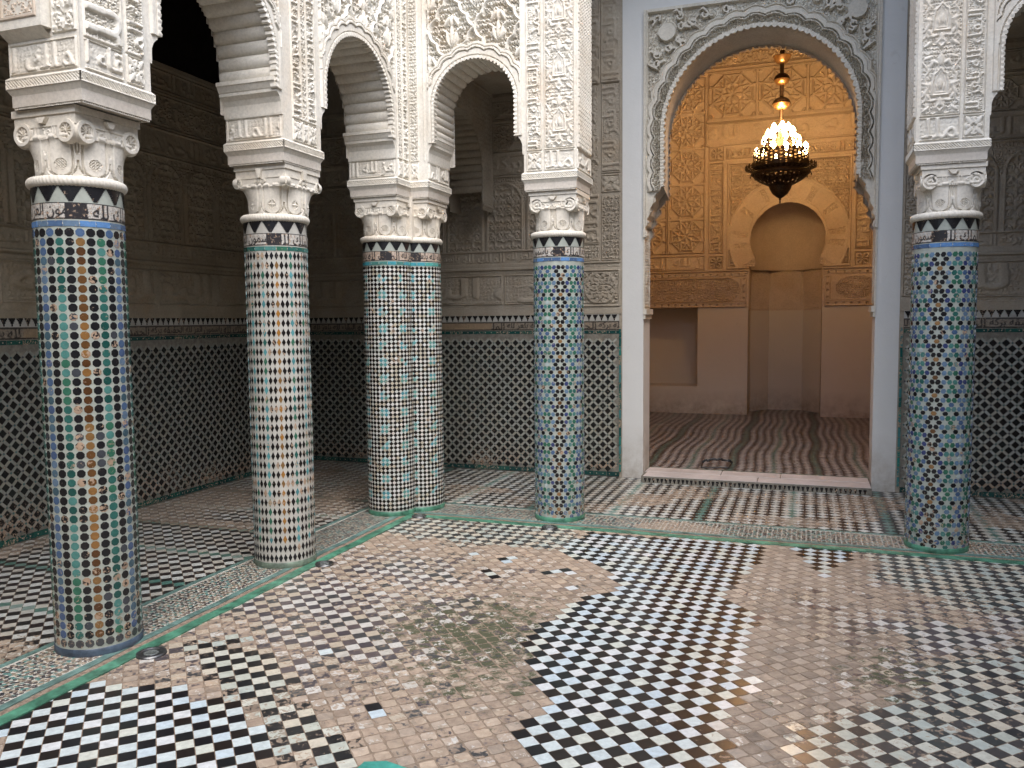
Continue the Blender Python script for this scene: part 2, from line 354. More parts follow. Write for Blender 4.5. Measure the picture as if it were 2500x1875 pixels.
# ---- arabic lettering, shaped by hand into presentation forms and rasterised from Blender's own font
GL = {'a': (0xFE8D, 0xFE8E, None, None), 'b': (0xFE8F, 0xFE90, 0xFE91, 0xFE92), 'L': (0xFEDD, 0xFEDE, 0xFEDF, 0xFEE0), 'm': (0xFEE1, 0xFEE2, 0xFEE3, 0xFEE4),
      'k': (0xFED9, 0xFEDA, 0xFEDB, 0xFEDC), 'h': (0xFEE9, 0xFEEA, 0xFEEB, 0xFEEC), 'z': (0xFEAF, 0xFEB0, None, None), 'r': (0xFEAD, 0xFEAE, None, None),
      'c': (0xFEC9, 0xFECA, 0xFECB, 0xFECC), 'H': (0xFEA1, 0xFEA2, 0xFEA3, 0xFEA4), 'd': (0xFEA9, 0xFEAA, None, None), 'q': (0xFED5, 0xFED6, 0xFED7, 0xFED8),
      'A': (0xFE80, None, None, None), 'T': (0xFE93, 0xFE94, None, None), 'n': (0xFEE5, 0xFEE6, 0xFEE7, 0xFEE8), 'y': (0xFEF1, 0xFEF2, 0xFEF3, 0xFEF4), 's': (0xFEB1, 0xFEB2, 0xFEB3, 0xFEB4), 'w': (0xFEED, 0xFEEE, None, None)}
def shape_ar(s):
    out = []
    for wd in s.split(' '):
        prev = False; o = []
        for i, ch in enumerate(wd):
            iso, fin, ini, med = GL[ch]; nxt = i+1 < len(wd) and ini is not None and GL[wd[i+1]][1] is not None
            cp = (med if nxt and prev and fin else ini if nxt else fin if prev and fin else iso); o.append(chr(cp)); prev = nxt
        out.append(''.join(o))
    return ' '.join(out)[::-1]
def text_raster(s, n=46):
    cu = bpy.data.curves.new('lettering', 'FONT'); cu.body = shape_ar(s); cu.resolution_u = 2; o = bpy.data.objects.new('lettering', cu); COL.objects.link(o)
    dg = bpy.context.evaluated_depsgraph_get(); dg.update(); me = o.evaluated_get(dg).to_mesh(); me.calc_loop_triangles()
    co = np.zeros(len(me.vertices)*3); me.vertices.foreach_get('co', co); co = co.reshape(-1, 3)[:, :2]
    tr = np.zeros(len(me.loop_triangles)*3, np.int32); me.loop_triangles.foreach_get('vertices', tr); tr = tr.reshape(-1, 3)
    bpy.data.objects.remove(o); bpy.data.curves.remove(cu)
    if len(co) == 0: return np.zeros((n, 3*n))
    mn, mx = co.min(0), co.max(0); hgt = mx[1]-mn[1]; sc = n*.94/hgt; co = (co-mn)*sc+n*.03; wpx = int((mx[0]-mn[0])*sc+n*.35); R = np.zeros((n, wpx), bool)
    for a, b_, c in co[tr]:
        x0, x1 = int(min(a[0], b_[0], c[0])), int(max(a[0], b_[0], c[0]))+2; y0, y1 = int(min(a[1], b_[1], c[1])), int(max(a[1], b_[1], c[1]))+2
        X, Y = np.meshgrid(np.arange(x0, min(x1, wpx))+.5, np.arange(y0, min(y1, n))+.5)
        if X.size == 0: continue
        e = lambda p, q: (q[0]-p[0])*(Y-p[1])-(q[1]-p[1])*(X-p[0]); e1, e2, e3 = e(a, b_), e(b_, c), e(c, a)
        R[y0:min(y1, n), x0:min(x1, wpx)] |= ((e1 >= 0) & (e2 >= 0) & (e3 >= 0)) | ((e1 <= 0) & (e2 <= 0) & (e3 <= 0))
    return R.astype(float)
def dil(R, k=1):
    for _ in range(k):
        P = np.pad(R, 1); R = np.maximum.reduce([P[1:-1, 1:-1], P[:-2, 1:-1], P[2:, 1:-1], P[1:-1, :-2], P[1:-1, 2:]])
    return R
def blur(R):
    P = np.pad(R, 1, mode='edge'); return (P[1:-1, 1:-1]*2+P[:-2, 1:-1]+P[2:, 1:-1]+P[1:-1, :-2]+P[1:-1, 2:])/6
TXT = blur(dil(np.concatenate([text_raster(s) for s in ('aLmLk LLh', 'bLcz LLh', 'aLbqaA LLh', 'aLHmd LLh', 'brkT', 'aLHqyqT', 'aLcz LLh', 'yasmwn')], 1)))
TXN = TXT.shape[1]/TXT.shape[0]
TXS = sampler(TXT, TXN, 1)
def p_text(off=0., bgs=.1, bga=.45, hz=1.0):
    def f(u, v, w, h):
        v2 = np.clip(v/h, 0, .995); t1 = TXS(u/h*hz+off, v2); bgv = FINE(u/bgs, v/bgs)*bga if bga and bgs else 0
        return np.maximum(t1, bgv)
    return f
def p_vtext(off=0., bgs=.1, bga=.6, hz=1.0):   # text running up the wall
    g = p_text(off, bgs*.75, max(bga, .6), hz*1.25)
    return lambda u, v, w, h: g(v, w-u, h, w)
class Canvas:
    def __init__(s, w, h, res, u0=0., v0=0.):
        s.nu, s.nv = int(round(w/res))+1, int(round(h/res))+1; s.res = res
        s.U, s.V = np.meshgrid(u0+np.linspace(0, w, s.nu), v0+np.linspace(0, h, s.nv)); s.h = np.zeros(s.U.shape)
    def pat(s, x0, y0, x1, y1, fn, amp=.012, base=0., frame=0., fh=.008, where=None):
        m = (s.U >= x0) & (s.U <= x1) & (s.V >= y0) & (s.V <= y1)
        if where is not None: m &= where
        u, v = s.U[m]-x0, s.V[m]-y0; val = base+amp*np.asarray(fn(u, v, x1-x0, y1-y0), float)
        if frame:
            e = np.minimum(np.minimum(u, x1-x0-u), np.minimum(v, y1-y0-v)); val = np.where(e < frame, fh, np.where(e < frame*1.6, base, val))
        s.h[m] = val
    def flat(s, x0, y0, x1, y1, h):
        m = (s.U >= x0) & (s.U <= x1) & (s.V >= y0) & (s.V <= y1); s.h[m] = h
    def cell(s, f): # evaluate boolean at cell centres
        return f((s.U[:-1, :-1]+s.U[1:, 1:])/2, (s.V[:-1, :-1]+s.V[1:, 1:])/2)
def arch_d(u, v, c, R, zc, halfw=None):
    """signed distance outside a round-headed opening, and arc-length position"""
    du = u-c; up = v > zc; r = np.hypot(du, v-zc); d = np.where(up, r-R, np.abs(du)-R)
    sarc = np.where(up, np.arctan2(v-zc, du)*R, np.where(du > 0, v-zc, PI*R+(zc-v))); return d, sarc
def arch_relief(cv, c, R, zc, zs, lobes=.06, lamb=.05, spandrel=None, rect=None, amp=.012):
    d, s_ = arch_d(cv.U, cv.V, c, R, zc); ab = cv.V > zs
    sc = np.abs(np.sin(PI*s_/(lobes*1.75))); rib = .070+.020*sc
    m = ab & (d < .16) & (d > -.1)
    if rect: m &= (cv.U > rect[0]) & (cv.U < rect[2]) & (cv.V < rect[3])
    h = np.where(d < .018, .012+.0015*np.sin(2*PI*s_/.033), 0)
    h = np.where((d >= .018) & (d < .024), .002, h); h = np.where((d >= .024) & (d < rib-.02), .011, h); h = np.where((d >= rib-.02) & (d < rib-.013), .003, h)
    h = np.where((d >= rib-.013) & (d < rib+.006), .017, h); h = np.where((d >= rib+.006) & (d < rib+.012), .004, h); h = np.where((d >= rib+.012) & (d < rib+.034), .014, h)
    lim = rib+.034; cv.h = np.where(m & (d < lim), h, cv.h); return d, s_
def arch_cut(u, v, c, R, zc, zs, lobes=.06):
    d, s_ = arch_d(u, v, c, R, zc); return (d < -.011*np.abs(np.sin(PI*s_/(lobes*.5)))) & (v > zs)

# ------------------------------------------------------------------ tiles
def tile_mesh_arrays(shape, P, A, B, Nn, scale, rot, h, ch):
    """shape (k,2) local outline; P (n,3) centres, A,B,Nn tangent/bitangent/normal (n,3)"""
    k = len(shape); n = len(P); c, s = np.cos(rot)[:, None], np.sin(rot)[:, None]
    sx, sy = shape[:, 0][None]*scale[:, None], shape[:, 1][None]*scale[:, None]; rr = np.hypot(shape[:, 0], shape[:, 1]).mean()
    X, Y = c*sx-s*sy, s*sx+c*sy; g = 1-ch/rr
    top = P[:, None]+A[:, None]*(X*g)[..., None]+B[:, None]*(Y*g)[..., None]+Nn[:, None]*(h if np.ndim(h) == 0 else h[:, None, None])
    bot = P[:, None]+A[:, None]*X[..., None]+B[:, None]*Y[..., None]-Nn[:, None]*.003
    V = np.concatenate([top, bot], 1).reshape(-1, 3); b0 = (np.arange(n)*2*k)[:, None]
    T = b0+np.arange(k)[None]; i = np.arange(k); j = (i+1) % k
    Q = np.stack([b0+k+i[None], b0+k+j[None], b0+j[None], b0+i[None]], -1).reshape(-1, 4); return V, T, Q
def place_tiles(parent, name, shapes, cen, col, wear, frame, scale, rot, h, ch, mat, parts=300, score=None, moss=None, nvar=10, rest_name='small_tiles', hvar=0., tint=None):
    """shapes (one outline), frame(cen)->P,A,B,N in world; nearest `parts` become objects of their own, the rest one stuff mesh"""
    P, A, B, Nn = frame(cen); n = len(P); k = len(shapes)
    if score is None:
        vd = np.array([0, 0, 1.6])-P; dist = np.linalg.norm(vd, axis=1); fac = (vd*Nn).sum(1)/dist
        rel = P-np.array([0, 0, 1.6]); zf = rel@np.array(_f); xr = rel@np.array(_r2)/np.maximum(zf, .01)*FPX; yu = rel@np.array(_u2)/np.maximum(zf, .01)*FPX
        vis = (zf > .3) & (abs(xr) < 1240) & (abs(yu) < 930) & (fac > .12); score = np.where(vis, np.abs(fac)/dist**2*scale**2, -1)
    order = np.argsort(-score); top = order[:parts]; top = top[score[top] > 0]; rest = np.ones(n, bool); rest[top] = False
    hh = np.full(n, h)+rng.uniform(-hvar, hvar, n) if hvar else h
    if rest.any():
        r = rest; V, T, Q = tile_mesh_arrays(shapes, P[r], A[r], B[r], Nn[r], scale[r], rot[r], hh if np.ndim(hh) == 0 else hh[r], ch)
        at = {'Col': np.repeat(col[r], 2*k, 0), 'wear': np.repeat(wear[r], 2*k)}
        if moss is not None: at['moss'] = np.repeat(moss[r], 2*k)
        if tint is not None: at['tint'] = np.repeat(tint[r], 2*k)
        obj(rest_name, V, [T, Q], mat, parent, False, at, kind='stuff')
    wl = wloc(parent); cache = {}
    for i in top:
        key = (tuple(np.round(col[i], 3)), round(float(wear[i])*nvar)/nvar, round(float(moss[i])*4)/4 if moss is not None else 0, round(float(tint[i])*6)/6 if tint is not None else 1)
        if key not in cache:
            V, T, Q = tile_mesh_arrays(shapes, np.zeros((1, 3)), X_[None], Y_[None], Z_[None], np.ones(1), np.zeros(1), h, ch)
            at = {'Col': np.repeat(np.array([key[0]]), 2*k, 0), 'wear': np.full(2*k, key[1])}
            if moss is not None: at['moss'] = np.full(2*k, key[2])
            if tint is not None: at['tint'] = np.full(2*k, key[3])
            cache[key] = mk_mesh(name, V, [T, Q], mat, False, at)
        o = bpy.data.objects.new(name, cache[key]); c, s = math.cos(rot[i]), math.sin(rot[i]); a = A[i]*c+B[i]*s; b_ = -A[i]*s+B[i]*c; p = P[i]-wl
        nn = Nn[i]; sc = scale[i]; dz = (hh[i]-h) if np.ndim(hh) else 0; p = p+nn*dz
        mtx = Matrix(((a[0]*sc, b_[0]*sc, nn[0], p[0]), (a[1]*sc, b_[1]*sc, nn[1], p[1]), (a[2]*sc, b_[2]*sc, nn[2], p[2]), (0, 0, 0, 1)))
        link(o, parent); o.matrix_local = mtx
def ngon(k, r, a0=0.): a = a0+np.arange(k)*2*PI/k; return np.stack([r*np.cos(a), r*np.sin(a)], 1)
BLK, GRY = (.012, .012, .014), (.06, .06, .065)
TEA, GRN, TRQ, DTE = (.028, .115, .098), (.035, .13, .083), (.07, .20, .18), (.014, .07, .06)
BLU, LBL, DBL, BRN, AMB, DBR = (.065, .115, .215), (.115, .18, .265), (.04, .055, .15), (.11, .052, .018), (.20, .11, .04), (.08, .035, .013)
WHT, CRM, PBL = (.52, .54, .50), (.47, .43, .34), (.40, .47, .47)
def pick(lst, n, p=None): return np.array(lst)[rng.choice(len(lst), n, p=p)]

# ================================================================== SETTING: ground, floors
g = MB(); g.box(-40, -40, -.6, 40, 50, -.06); g.build('ground', simple('packed_earth', (.2, .16, .12)), None, kind='structure')
XL, YB, XG, YG = -5.46, 8.17, -3.10, 6.09           # left gallery wall, back wall, gutter lines
XR, YF = 2.05, -5.0                                  # the courtyard's unseen right and near sides
GA = math.radians(-1.5)+PI/4; PT = .0665
def inpoly(x, y, poly):
    ins = np.zeros(x.shape, bool); j = len(poly)-1
    for i in range(len(poly)):
        (xi, yi), (xj, yj) = poly[i], poly[j]
        if yi != yj: ins ^= ((yi > y) != (yj > y)) & (x < (xj-xi)*(y-yi)/(yj-yi)+xi)
        j = i
    return ins
def polydist(x, y, poly):
    d = np.full(x.shape, 9.)
    for i in range(len(poly)):
        a, b_ = np.array(poly[i]), np.array(poly[(i+1) % len(poly)]); ab = b_-a
        t_ = np.clip(((x-a[0])*ab[0]+(y-a[1])*ab[1])/(ab@ab+1e-9), 0, 1); d = np.minimum(d, np.hypot(x-a[0]-t_*ab[0], y-a[1]-t_*ab[1]))
    return np.where(inpoly(x, y, poly), -d, d)
def vnoise(x, y, s, seed=0):
    r = np.random.default_rng(seed); G = r.random((64, 64)); x = x/s; y = y/s; x0, y0 = np.floor(x).astype(int), np.floor(y).astype(int); fx, fy = x-x0, y-y0
    fx, fy = fx*fx*(3-2*fx), fy*fy*(3-2*fy); q = lambda i, j: G[j % 64, i % 64]
    return (q(x0, y0)*(1-fx)+q(x0+1, y0)*fx)*(1-fy)+(q(x0, y0+1)*(1-fx)+q(x0+1, y0+1)*fx)*fy
N1 = [(-3.05, 2.33), (-3.05, 2.46), (-3.05, 2.71), (-2.6, 2.84), (-2.42, 2.76), (-2.31, 2.79), (-2.12, 2.7), (-1.94, 2.55), (-1.75, 2.28), (-2.62, 1.99)]
N2 = [(-2.93, 3.24), (-2.86, 3.35), (-2.72, 3.4), (-2.52, 3.3), (-2.31, 3.19), (-2.02, 2.9), (-1.76, 2.76), (-1.43, 2.49), (-1.3, 2.3), (-1.6, 2.2), (-1.74, 2.39), (-2.03, 2.63), (-2.34, 2.83), (-2.64, 3.03)]
N3 = [(-1.53, 5.95), (-0.26, 6.0), (-0.27, 5.59), (-0.44, 4.77), (-0.22, 4.49), (-0.28, 3.76), (-0.17, 3.65), (-0.31, 3.25), (-0.26, 3.08), (-0.13, 2.83), (-0.8, 2.6), (-1.08, 2.99), (-0.95, 3.08), (-1.16, 3.47), (-1.32, 3.89), (-1.22, 4.43), (-1.02, 4.75), (-1.19, 5.08), (-1.6, 5.4)]
N4 = [(-3.2, 6.1), (-1.53, 6.1), (-1.59, 5.4), (-2.25, 5.32), (-2.87, 5.38), (-3.2, 5.4)]
N5 = [(-0.11, 6.1), (0.38, 6.1), (0.12, 5.36)]
N6 = [(0.37, 6.1), (2.2, 6.1), (2.2, 5.0), (1.26, 4.8), (0.79, 5.01), (0.42, 5.4)]
N7 = [(-0.13, 2.83), (-0.05, 3.36), (0.28, 3.7), (0.53, 4.03), (1.04, 4.6), (2.2, 4.9), (2.2, 1), (0.2, 1.5)]
SINGLE = [(-2.17, 3.39), (-1.67, 2.97), (-1.63, 2.93), (-1.59, 2.88), (-1.9, 4.79), (-1.87, 4.76), (-1.82, 4.74), (-1.86, 4.81), (-1.53, 4.92), (-1.49, 4.96), (-1.40, 4.99), (-1.36, 4.96), (-1.32, 4.67), (-1.28, 4.65), (-2.15, 5.13), (-2.11, 5.16), (-1.89, 5.11), (-1.84, 5.07), (-1.88, 5.16)]
def grid45(x0, y0, x1, y1, ang, p, org=(-3.1, 2.5)):
    n = int(max(x1-x0, y1-y0)*1.1/p)+6; cx, cy = (x0+x1)/2, (y0+y1)/2
    ca, sa = math.cos(ang), math.sin(ang); ci = round(((cx-org[0])*ca+(cy-org[1])*sa)/p); cj = round((-(cx-org[0])*sa+(cy-org[1])*ca)/p)
    I, J = np.meshgrid(np.arange(ci-n, ci+n), np.arange(cj-n, cj+n)); I, J = I.ravel(), J.ravel()
    # the setting lines wander a little, as hand-laid courses do
    x = org[0]+(I*ca-J*sa)*p; y = org[1]+(I*sa+J*ca)*p
    m = (x > x0) & (x < x1) & (y > y0) & (y < y1); return I[m], J[m], x[m], y[m]
def floor_frame(z): return lambda c: (np.column_stack([c, np.full(len(c), z)]), np.repeat(X_[None], len(c), 0), np.repeat(Y_[None], len(c), 0), np.repeat(Z_[None], len(c), 0))
SQ = np.array([(-.5, -.5), (.5, -.5), (.5, .5), (-.5, .5)])
def tilted_frame(z, amt):
    def f(c):
        n = len(c); tx, ty = rng.normal(0, amt, n), rng.normal(0, amt, n); Nn = np.column_stack([tx, ty, np.ones(n)]); Nn /= np.linalg.norm(Nn, axis=1)[:, None]
        A = np.column_stack([np.ones(n), np.zeros(n), -tx]); A /= np.linalg.norm(A, axis=1)[:, None]; B = np.cross(Nn, A); P = np.column_stack([c, np.full(n, z)]); return P, A, B, Nn
    return f
court = empty('courtyard_floor', (-.5, 3.5, 0), kind='structure')
m = MB(); m.box(XG-.02, YF, -.05, XR+.1, YG+.02, -.0024); m.build('mortar_bed', M_GROUT, court)
I, J, x, y = grid45(XG-.01, YF, XR+.12, YG-.0, GA, PT); n = len(x)
dk = ((I+J) % 2 == 0)
jit = vnoise(x, y, .12, 5)*.22+vnoise(x, y, .05, 6)*.1
wear = np.full(n, .70)+.22*vnoise(x, y, .5, 2)+.3*(vnoise(x, y, .07, 3)-.5)+.2*np.clip(1-np.hypot((x+1.4)/.6, (y-3.9)/.9), 0, 1)
def zone(poly, w, soft=.06):
    global wear
    d = polydist(x, y, poly)+(vnoise(x, y, .1, 11)-.5)*soft; return d
left_old = np.clip(1.2-np.hypot(x+2.4, y-4.0)/1.3, 0, 1); wear = wear-.72*left_old*(.35+.9*vnoise(x, y, .22, 8))
right_old = np.clip(1.1-np.hypot(x-.75, y-4.5)/1.1, 0, 1); wear = wear-.62*right_old*(.3+.9*vnoise(x, y, .2, 9))
fresh = np.zeros(n)
for poly, w, fr in ((N6, .26, .25), (N7, .24, .25), (N4, .26, .35), (N2, .10, .6), (N1, .02, 1), (N3, .0, 1), (N5, .0, 1)):
    d = zone(poly, w, .12 if fr < 1 else .03); s_ = d < 0
    if fr < 1:
        k = np.clip(-d/.12, 0, 1)**.7; wear = np.where(s_, wear*(1-k)+k*(w+.22*(vnoise(x, y, .09, 13)-.3)), wear)
    else: wear = np.where(s_, w, wear)
    fresh = np.where(s_, fr, fresh)
edge = (x > -.75) & (x < -.2) & (y < 5.5) & inpoly(x, y, N3); wear = np.where(edge, .05+.35*np.clip((x+.62)/.4, 0, 1)*vnoise(x, y, .12, 21), wear)
for sx, sy in SINGLE:
    k = np.argmin(np.hypot(x-sx, y-sy)); wear[k] = 0; fresh[k] = 1
col = np.where(dk[:, None], np.where(fresh[:, None] > .8, pick([(.011, .010, .012), (.016, .012, .011), (.012, .013, .014)], n), np.where(fresh[:, None] > .5, pick([(.016, .016, .017), (.022, .02, .02)], n), pick([(.035, .036, .038), (.055, .052, .052), (.045, .05, .05)], n))),
               np.where(fresh[:, None] > .8, pick([(.52, .58, .58), (.49, .55, .55), (.57, .59, .59), (.47, .55, .59), (.52, .54, .48)], n), pick([(.50, .50, .43), (.42, .44, .38), (.5, .46, .37), (.40, .44, .40)], n)))
old = fresh < .2
col = np.where((old & dk)[:, None], pick([(.07, .06, .065), (.10, .08, .08), (.06, .06, .06)], n), np.where(old[:, None], pick([(.46, .43, .38), (.52, .5, .46), (.42, .36, .28)], n), col))
moss = np.clip(1.0-np.hypot((x+1.45)/1.0, (y-3.75)/1.15), 0, 1)*.5+np.clip(1-np.hypot((x-.42)/.35, (y-4.0)/.6), 0, 1)*.5+np.clip(1-np.hypot((x+2.0)/.8, (y-4.0)/.7), 0, 1)*.2+np.clip(1-np.hypot((x-.1)/.5, (y-3.5)/.5), 0, 1)*.15
moss = np.clip(moss*1.35+.10*vnoise(x, y, .3, 77), 0, .75)*(wear > .35)
tint = np.clip(rng.normal(1.0, .10, n)+.25*(vnoise(x, y, .4, 78)-.5), .6, 1.35)
wear = wear+rng.normal(0, .07, n)*(wear > .3)
cen_ = np.column_stack([x, y]); wear = np.clip(wear, 0, .98)
ERO = [np.array([(-.5, -.36), (-.3, -.49), (.34, -.5), (.49, -.3), (.5, .38), (.33, .5), (-.38, .47), (-.5, .3)]), np.array([(-.47, -.42), (-.05, -.5), (.44, -.45), (.5, -.02), (.42, .47), (.02, .46), (-.45, .5), (-.5, .04)]), np.array([(-.5, -.46), (.1, -.44), (.5, -.5), (.46, .05), (.5, .42), (.4, .5), (-.12, .49), (-.44, .4)])]
def layt(m, shp, parts, rname, jr, js):
    k = int(m.sum()); place_tiles(court, 'floor_tile', shp, cen_[m], col[m], wear[m], tilted_frame(-.001, .0035), np.full(k, PT-.003)+rng.uniform(-js, .0006, k), np.full(k, GA)+rng.normal(0, jr, k)+rng.integers(0, 4, k)*PI/2, .0, .0018, M_FLOOR, parts, moss=moss[m], tint=tint[m], hvar=.0007, rest_name=rname)
sel = rng.integers(0, 3, len(x)); wn = wear > .5
layt(~wn, SQ, 150, 'floor_tiling', .012, .0012)
for q in range(3): layt(wn & (sel == q), ERO[q], 50, 'eroded_tiling', .04, .004)

# raised border round the courtyard: green strips, open gutter joint, small-stone mosaic
border = empty('courtyard_border', (XG, YG, 0), kind='structure')
def lblock(name, d0, d1, z0, z1, mat, y0=YF, wob=0.):
    """L-shaped strip, d0..d1 outward from the gutter line"""
    ny = 90; V = []; F = []
    def corner(d, t): return None
    pts = lambda d, k: [(XG-d+wob*math.sin(t*5.1+k)*.6+wob*math.sin(t*13.7), t) for t in np.linspace(y0, YG+d, ny)]+[(t, YG+d+wob*math.sin(t*4.3+k)) for t in np.linspace(XG-d, XR+2.2, ny)][1:]
    a = pts(d0, 0); b_ = pts(d1, 1.); k = len(a)
    for (px_, py_), (qx, qy) in zip(a, b_): V += [(px_, py_, z1), (qx, qy, z1), (px_, py_, z0), (qx, qy, z0)]
    for i in range(k-1):
        o = i*4; F += [(o, o+4, o+5, o+1), (o+2, o+6, o+4, o), (o+1, o+5, o+7, o+3)]
    m = MB(); m.add(V, F); return m.build(name, mat, border)
lblock('gutter_joint', -.012, .03, -.03, .0005, M_MUD, wob=.003)
lblock('green_strip', -.085, -.014, -.03, .0045, M_GREEN, wob=.003)
lblock('teal_strip', .03, .075, -.03, .005, M_TEAL, wob=.003)
lblock('mosaic_bed', .074, .42, -.03, .0028, simple('mosaic_mortar', (.42, .40, .35), .85, .2, 0, 30, .25, .2))
lblock('outer_strip', .42, .455, -.03, .0055, M_TEAL, wob=.002)
hx = ngon(6, 1, 0)*np.array([1.25, .8]); cen = []; p = .034
for i in range(int((YG-YF+.5)/p*1.15)):
    for j in range(10):
        for k_, (ox, oy) in enumerate(((.5, 0), (.25, .433), (.75, .433))): cen.append((XG-.09-(j+oy*1.05)*p, YF+(i+ox)*p*.98, 1 if k_ == 0 else 2 if k_ == 1 else 3))
for i in range(int((XR+2.1-XG+.4)/p)):
    for j in range(10):
        for k_, (ox, oy) in enumerate(((.5, 0), (.25, .433), (.75, .433))): cen.append((XG-.35+(i+ox)*p, YG+.09+(j+oy*1.05)*p, 4+k_))
cen = np.array(cen); x, y = cen[:, 0], cen[:, 1]; dL, dB = XG-x, y-YG
keep = ((dL > .085) & (dL < .408) & (y < YG+.41)) | ((dB > .085) & (dB < .408) & (x > XG-.4)); keep &= ~(((dL > .0) & (dB > .0)) & (((dL > dB) & (cen[:, 2] > 3.5)) | ((dB >= dL) & (cen[:, 2] < 3.5))))
cen = cen[keep]; x, y = cen[:, 0], cen[:, 1]; n = len(x); typ = cen[:, 2].astype(int)
rot = np.choose((typ-1) % 3, [0., PI/3, -PI/3])+np.where(typ < 4, PI/2, 0)+rng.normal(0, .25, n); x = x+rng.normal(0, .0022, n); y = y+rng.normal(0, .0022, n)
w_ = .35+.4*vnoise(x, y, .5, 31); w_ = np.where(np.hypot(x+.9, (y-6.25)*1.6) < .33, .98, w_)
col = pick([(.05, .05, .055), (.12, .10, .09), (.2, .16, .12), (.10, .22, .2), (.07, .06, .06), (.32, .27, .2), (.15, .2, .18)], n)
s0 = np.full(n, .0105)
place_tiles(border, 'mosaic_stone', hx, np.column_stack([x, y]), col, np.clip(w_-.2, 0, .95), floor_frame(.003), s0, rot, .0008, .0006, M_FLOOR, 300, moss=np.zeros(n), tint=rng.uniform(.72, 1.2, n), rest_name='mosaic_stones')

# gallery floors beyond the border
gal = empty('gallery_floor', (XG-1, YG+1, 0), kind='structure')
m = MB(); m.box(XL-.3, YF, -.05, XG-.44, YB+.1, -.0035); m.box(XG-.44, YG+.44, -.05, XR+2.4, YB+.1, -.0034); m.build('mortar_bed', M_GROUT, gal)
I, J, x, y = grid45(XL-.02, YF, XR+2.4, YB+.02, PI/4, PT, (-3.1, 2.53)); kp = (x < XG-.43) | (y > YG+.43); I, J, x, y = I[kp], J[kp], x[kp], y[kp]; n = len(x)
left = x < XG-.43
left &= ~((y > YG+.43) & (x > -5.4+(YB-y)*0+.9*0) & (y-YG > XG-x+.02))
dk = ((I+J) % 2 == 0); s2 = I-J; s1 = I+J      # I-J runs along X, I+J along Y
str_ = np.where(left, (s1 % 13) == 5, (s2 % 15) == 4)
wear = .27+.36*vnoise(x, y, .6, 41)+.12*vnoise(x, y, .1, 42)
wear = np.where(left & (y < 4.6) & (x > -4.9) & (vnoise(x, y, .8, 47) > .35), wear-.3, wear); wear = np.where(~left & (vnoise(x, y, .45, 44) > .45), wear-.36, wear)
wear = np.where(left & (y < 3.0), .62, wear); wear = np.where(left & (y > 3.1) & (y < 5.2) & (x > -5.2), np.minimum(wear, .08+.25*vnoise(x, y, .3, 48)), wear); wear = np.where(left & (y > 5.4), .30+.4*vnoise(x, y, .4, 49), wear)
col = np.where(dk[:, None], pick([(.02, .018, .018), (.03, .024, .022), (.028, .02, .02)], n), pick([(.55, .57, .54), (.50, .48, .42), (.46, .46, .42)], n))
col = np.where(str_[:, None] & ~dk[:, None], pick([(.10, .21, .18), (.08, .18, .15), (.14, .23, .2)], n), np.where(str_[:, None], pick([(.09, .18, .15), (.2, .28, .25)], n), col))
place_tiles(gal, 'floor_tile', SQ, np.column_stack([x, y]), col, np.clip(wear, 0, .95), tilted_frame(-.001, .003), np.full(n, PT-.0035)+rng.uniform(-.001, .0005, n), np.full(n, PI/4)+rng.normal(0, .012, n), .0, .0018, M_FLOOR, 300, moss=np.zeros(n), tint=rng.uniform(.72, 1.2, n), hvar=.0006, rest_name='floor_tiling')

# ================================================================== TILED COLUMNS
R0 = .2
def cylframe(cx, cy, R, ang0):
    def f(c):
        a = ang0+c[:, 0]/R; A = np.column_stack([-np.sin(a), np.cos(a), 0*a]); Nn = np.column_stack([np.cos(a), np.sin(a), 0*a])
        return np.column_stack([cx+R*np.cos(a), cy+R*np.sin(a), c[:, 1]]), A, np.repeat(Z_[None], len(c), 0), Nn
    return f
def toward(cx, cy): return math.atan2(-cy, -cx)
def band_print(parent, cx, cy, ang0, z0, z1, R, ink=(.02, .018, .02), paper=(.55, .5, .42), a0=-PI, a1=PI, off=0., name='inscription_band', wr=.25):
    nu = int((a1-a0)*R/.0035); nv = int((z1-z0)/.0035)+1; s_ = np.linspace(a0, a1, nu+1); v = np.linspace(0, z1-z0, nv); U, Vv = np.meshgrid(s_, v)
    t_ = p_text(off, .035, .45, 1.25)(U*R+5, Vv, 9, z1-z0); h = z1-z0; ed = (Vv < h*.07) | (Vv > h*.93)
    t_ = np.clip(t_*1.3, 0, 1); tl = (np.floor((U*R+5)/.095)).astype(int); t_ = np.where(ed, 1, t_)
    blk = ((tl*7919) % 11) == 3; t_ = np.where(blk & ~ed, 1, t_)
    C = np.array(paper)*(1-t_[..., None])+np.array(ink)*t_[..., None]
    H = .001*(1-t_)
    P = lambda H: np.stack([cx+(R+H)*np.cos(ang0+U), cy+(R+H)*np.sin(ang0+U), z0+Vv], -1)
    return field(name, parent, M_PRINT, H, P, skirt=.004, smooth=False, attrs={'Col': C, 'wear': np.full(H.shape, wr)})
def setcol(me, c, w=.1):
    n = len(me.vertices); at = me.attributes.new('Col', 'FLOAT_COLOR', 'POINT'); at.data.foreach_set('color', np.tile(np.array([*c, 1], np.float32), n)); a2 = me.attributes.new('wear', 'FLOAT', 'POINT'); a2.data.foreach_set('value', np.full(n, w, np.float32))
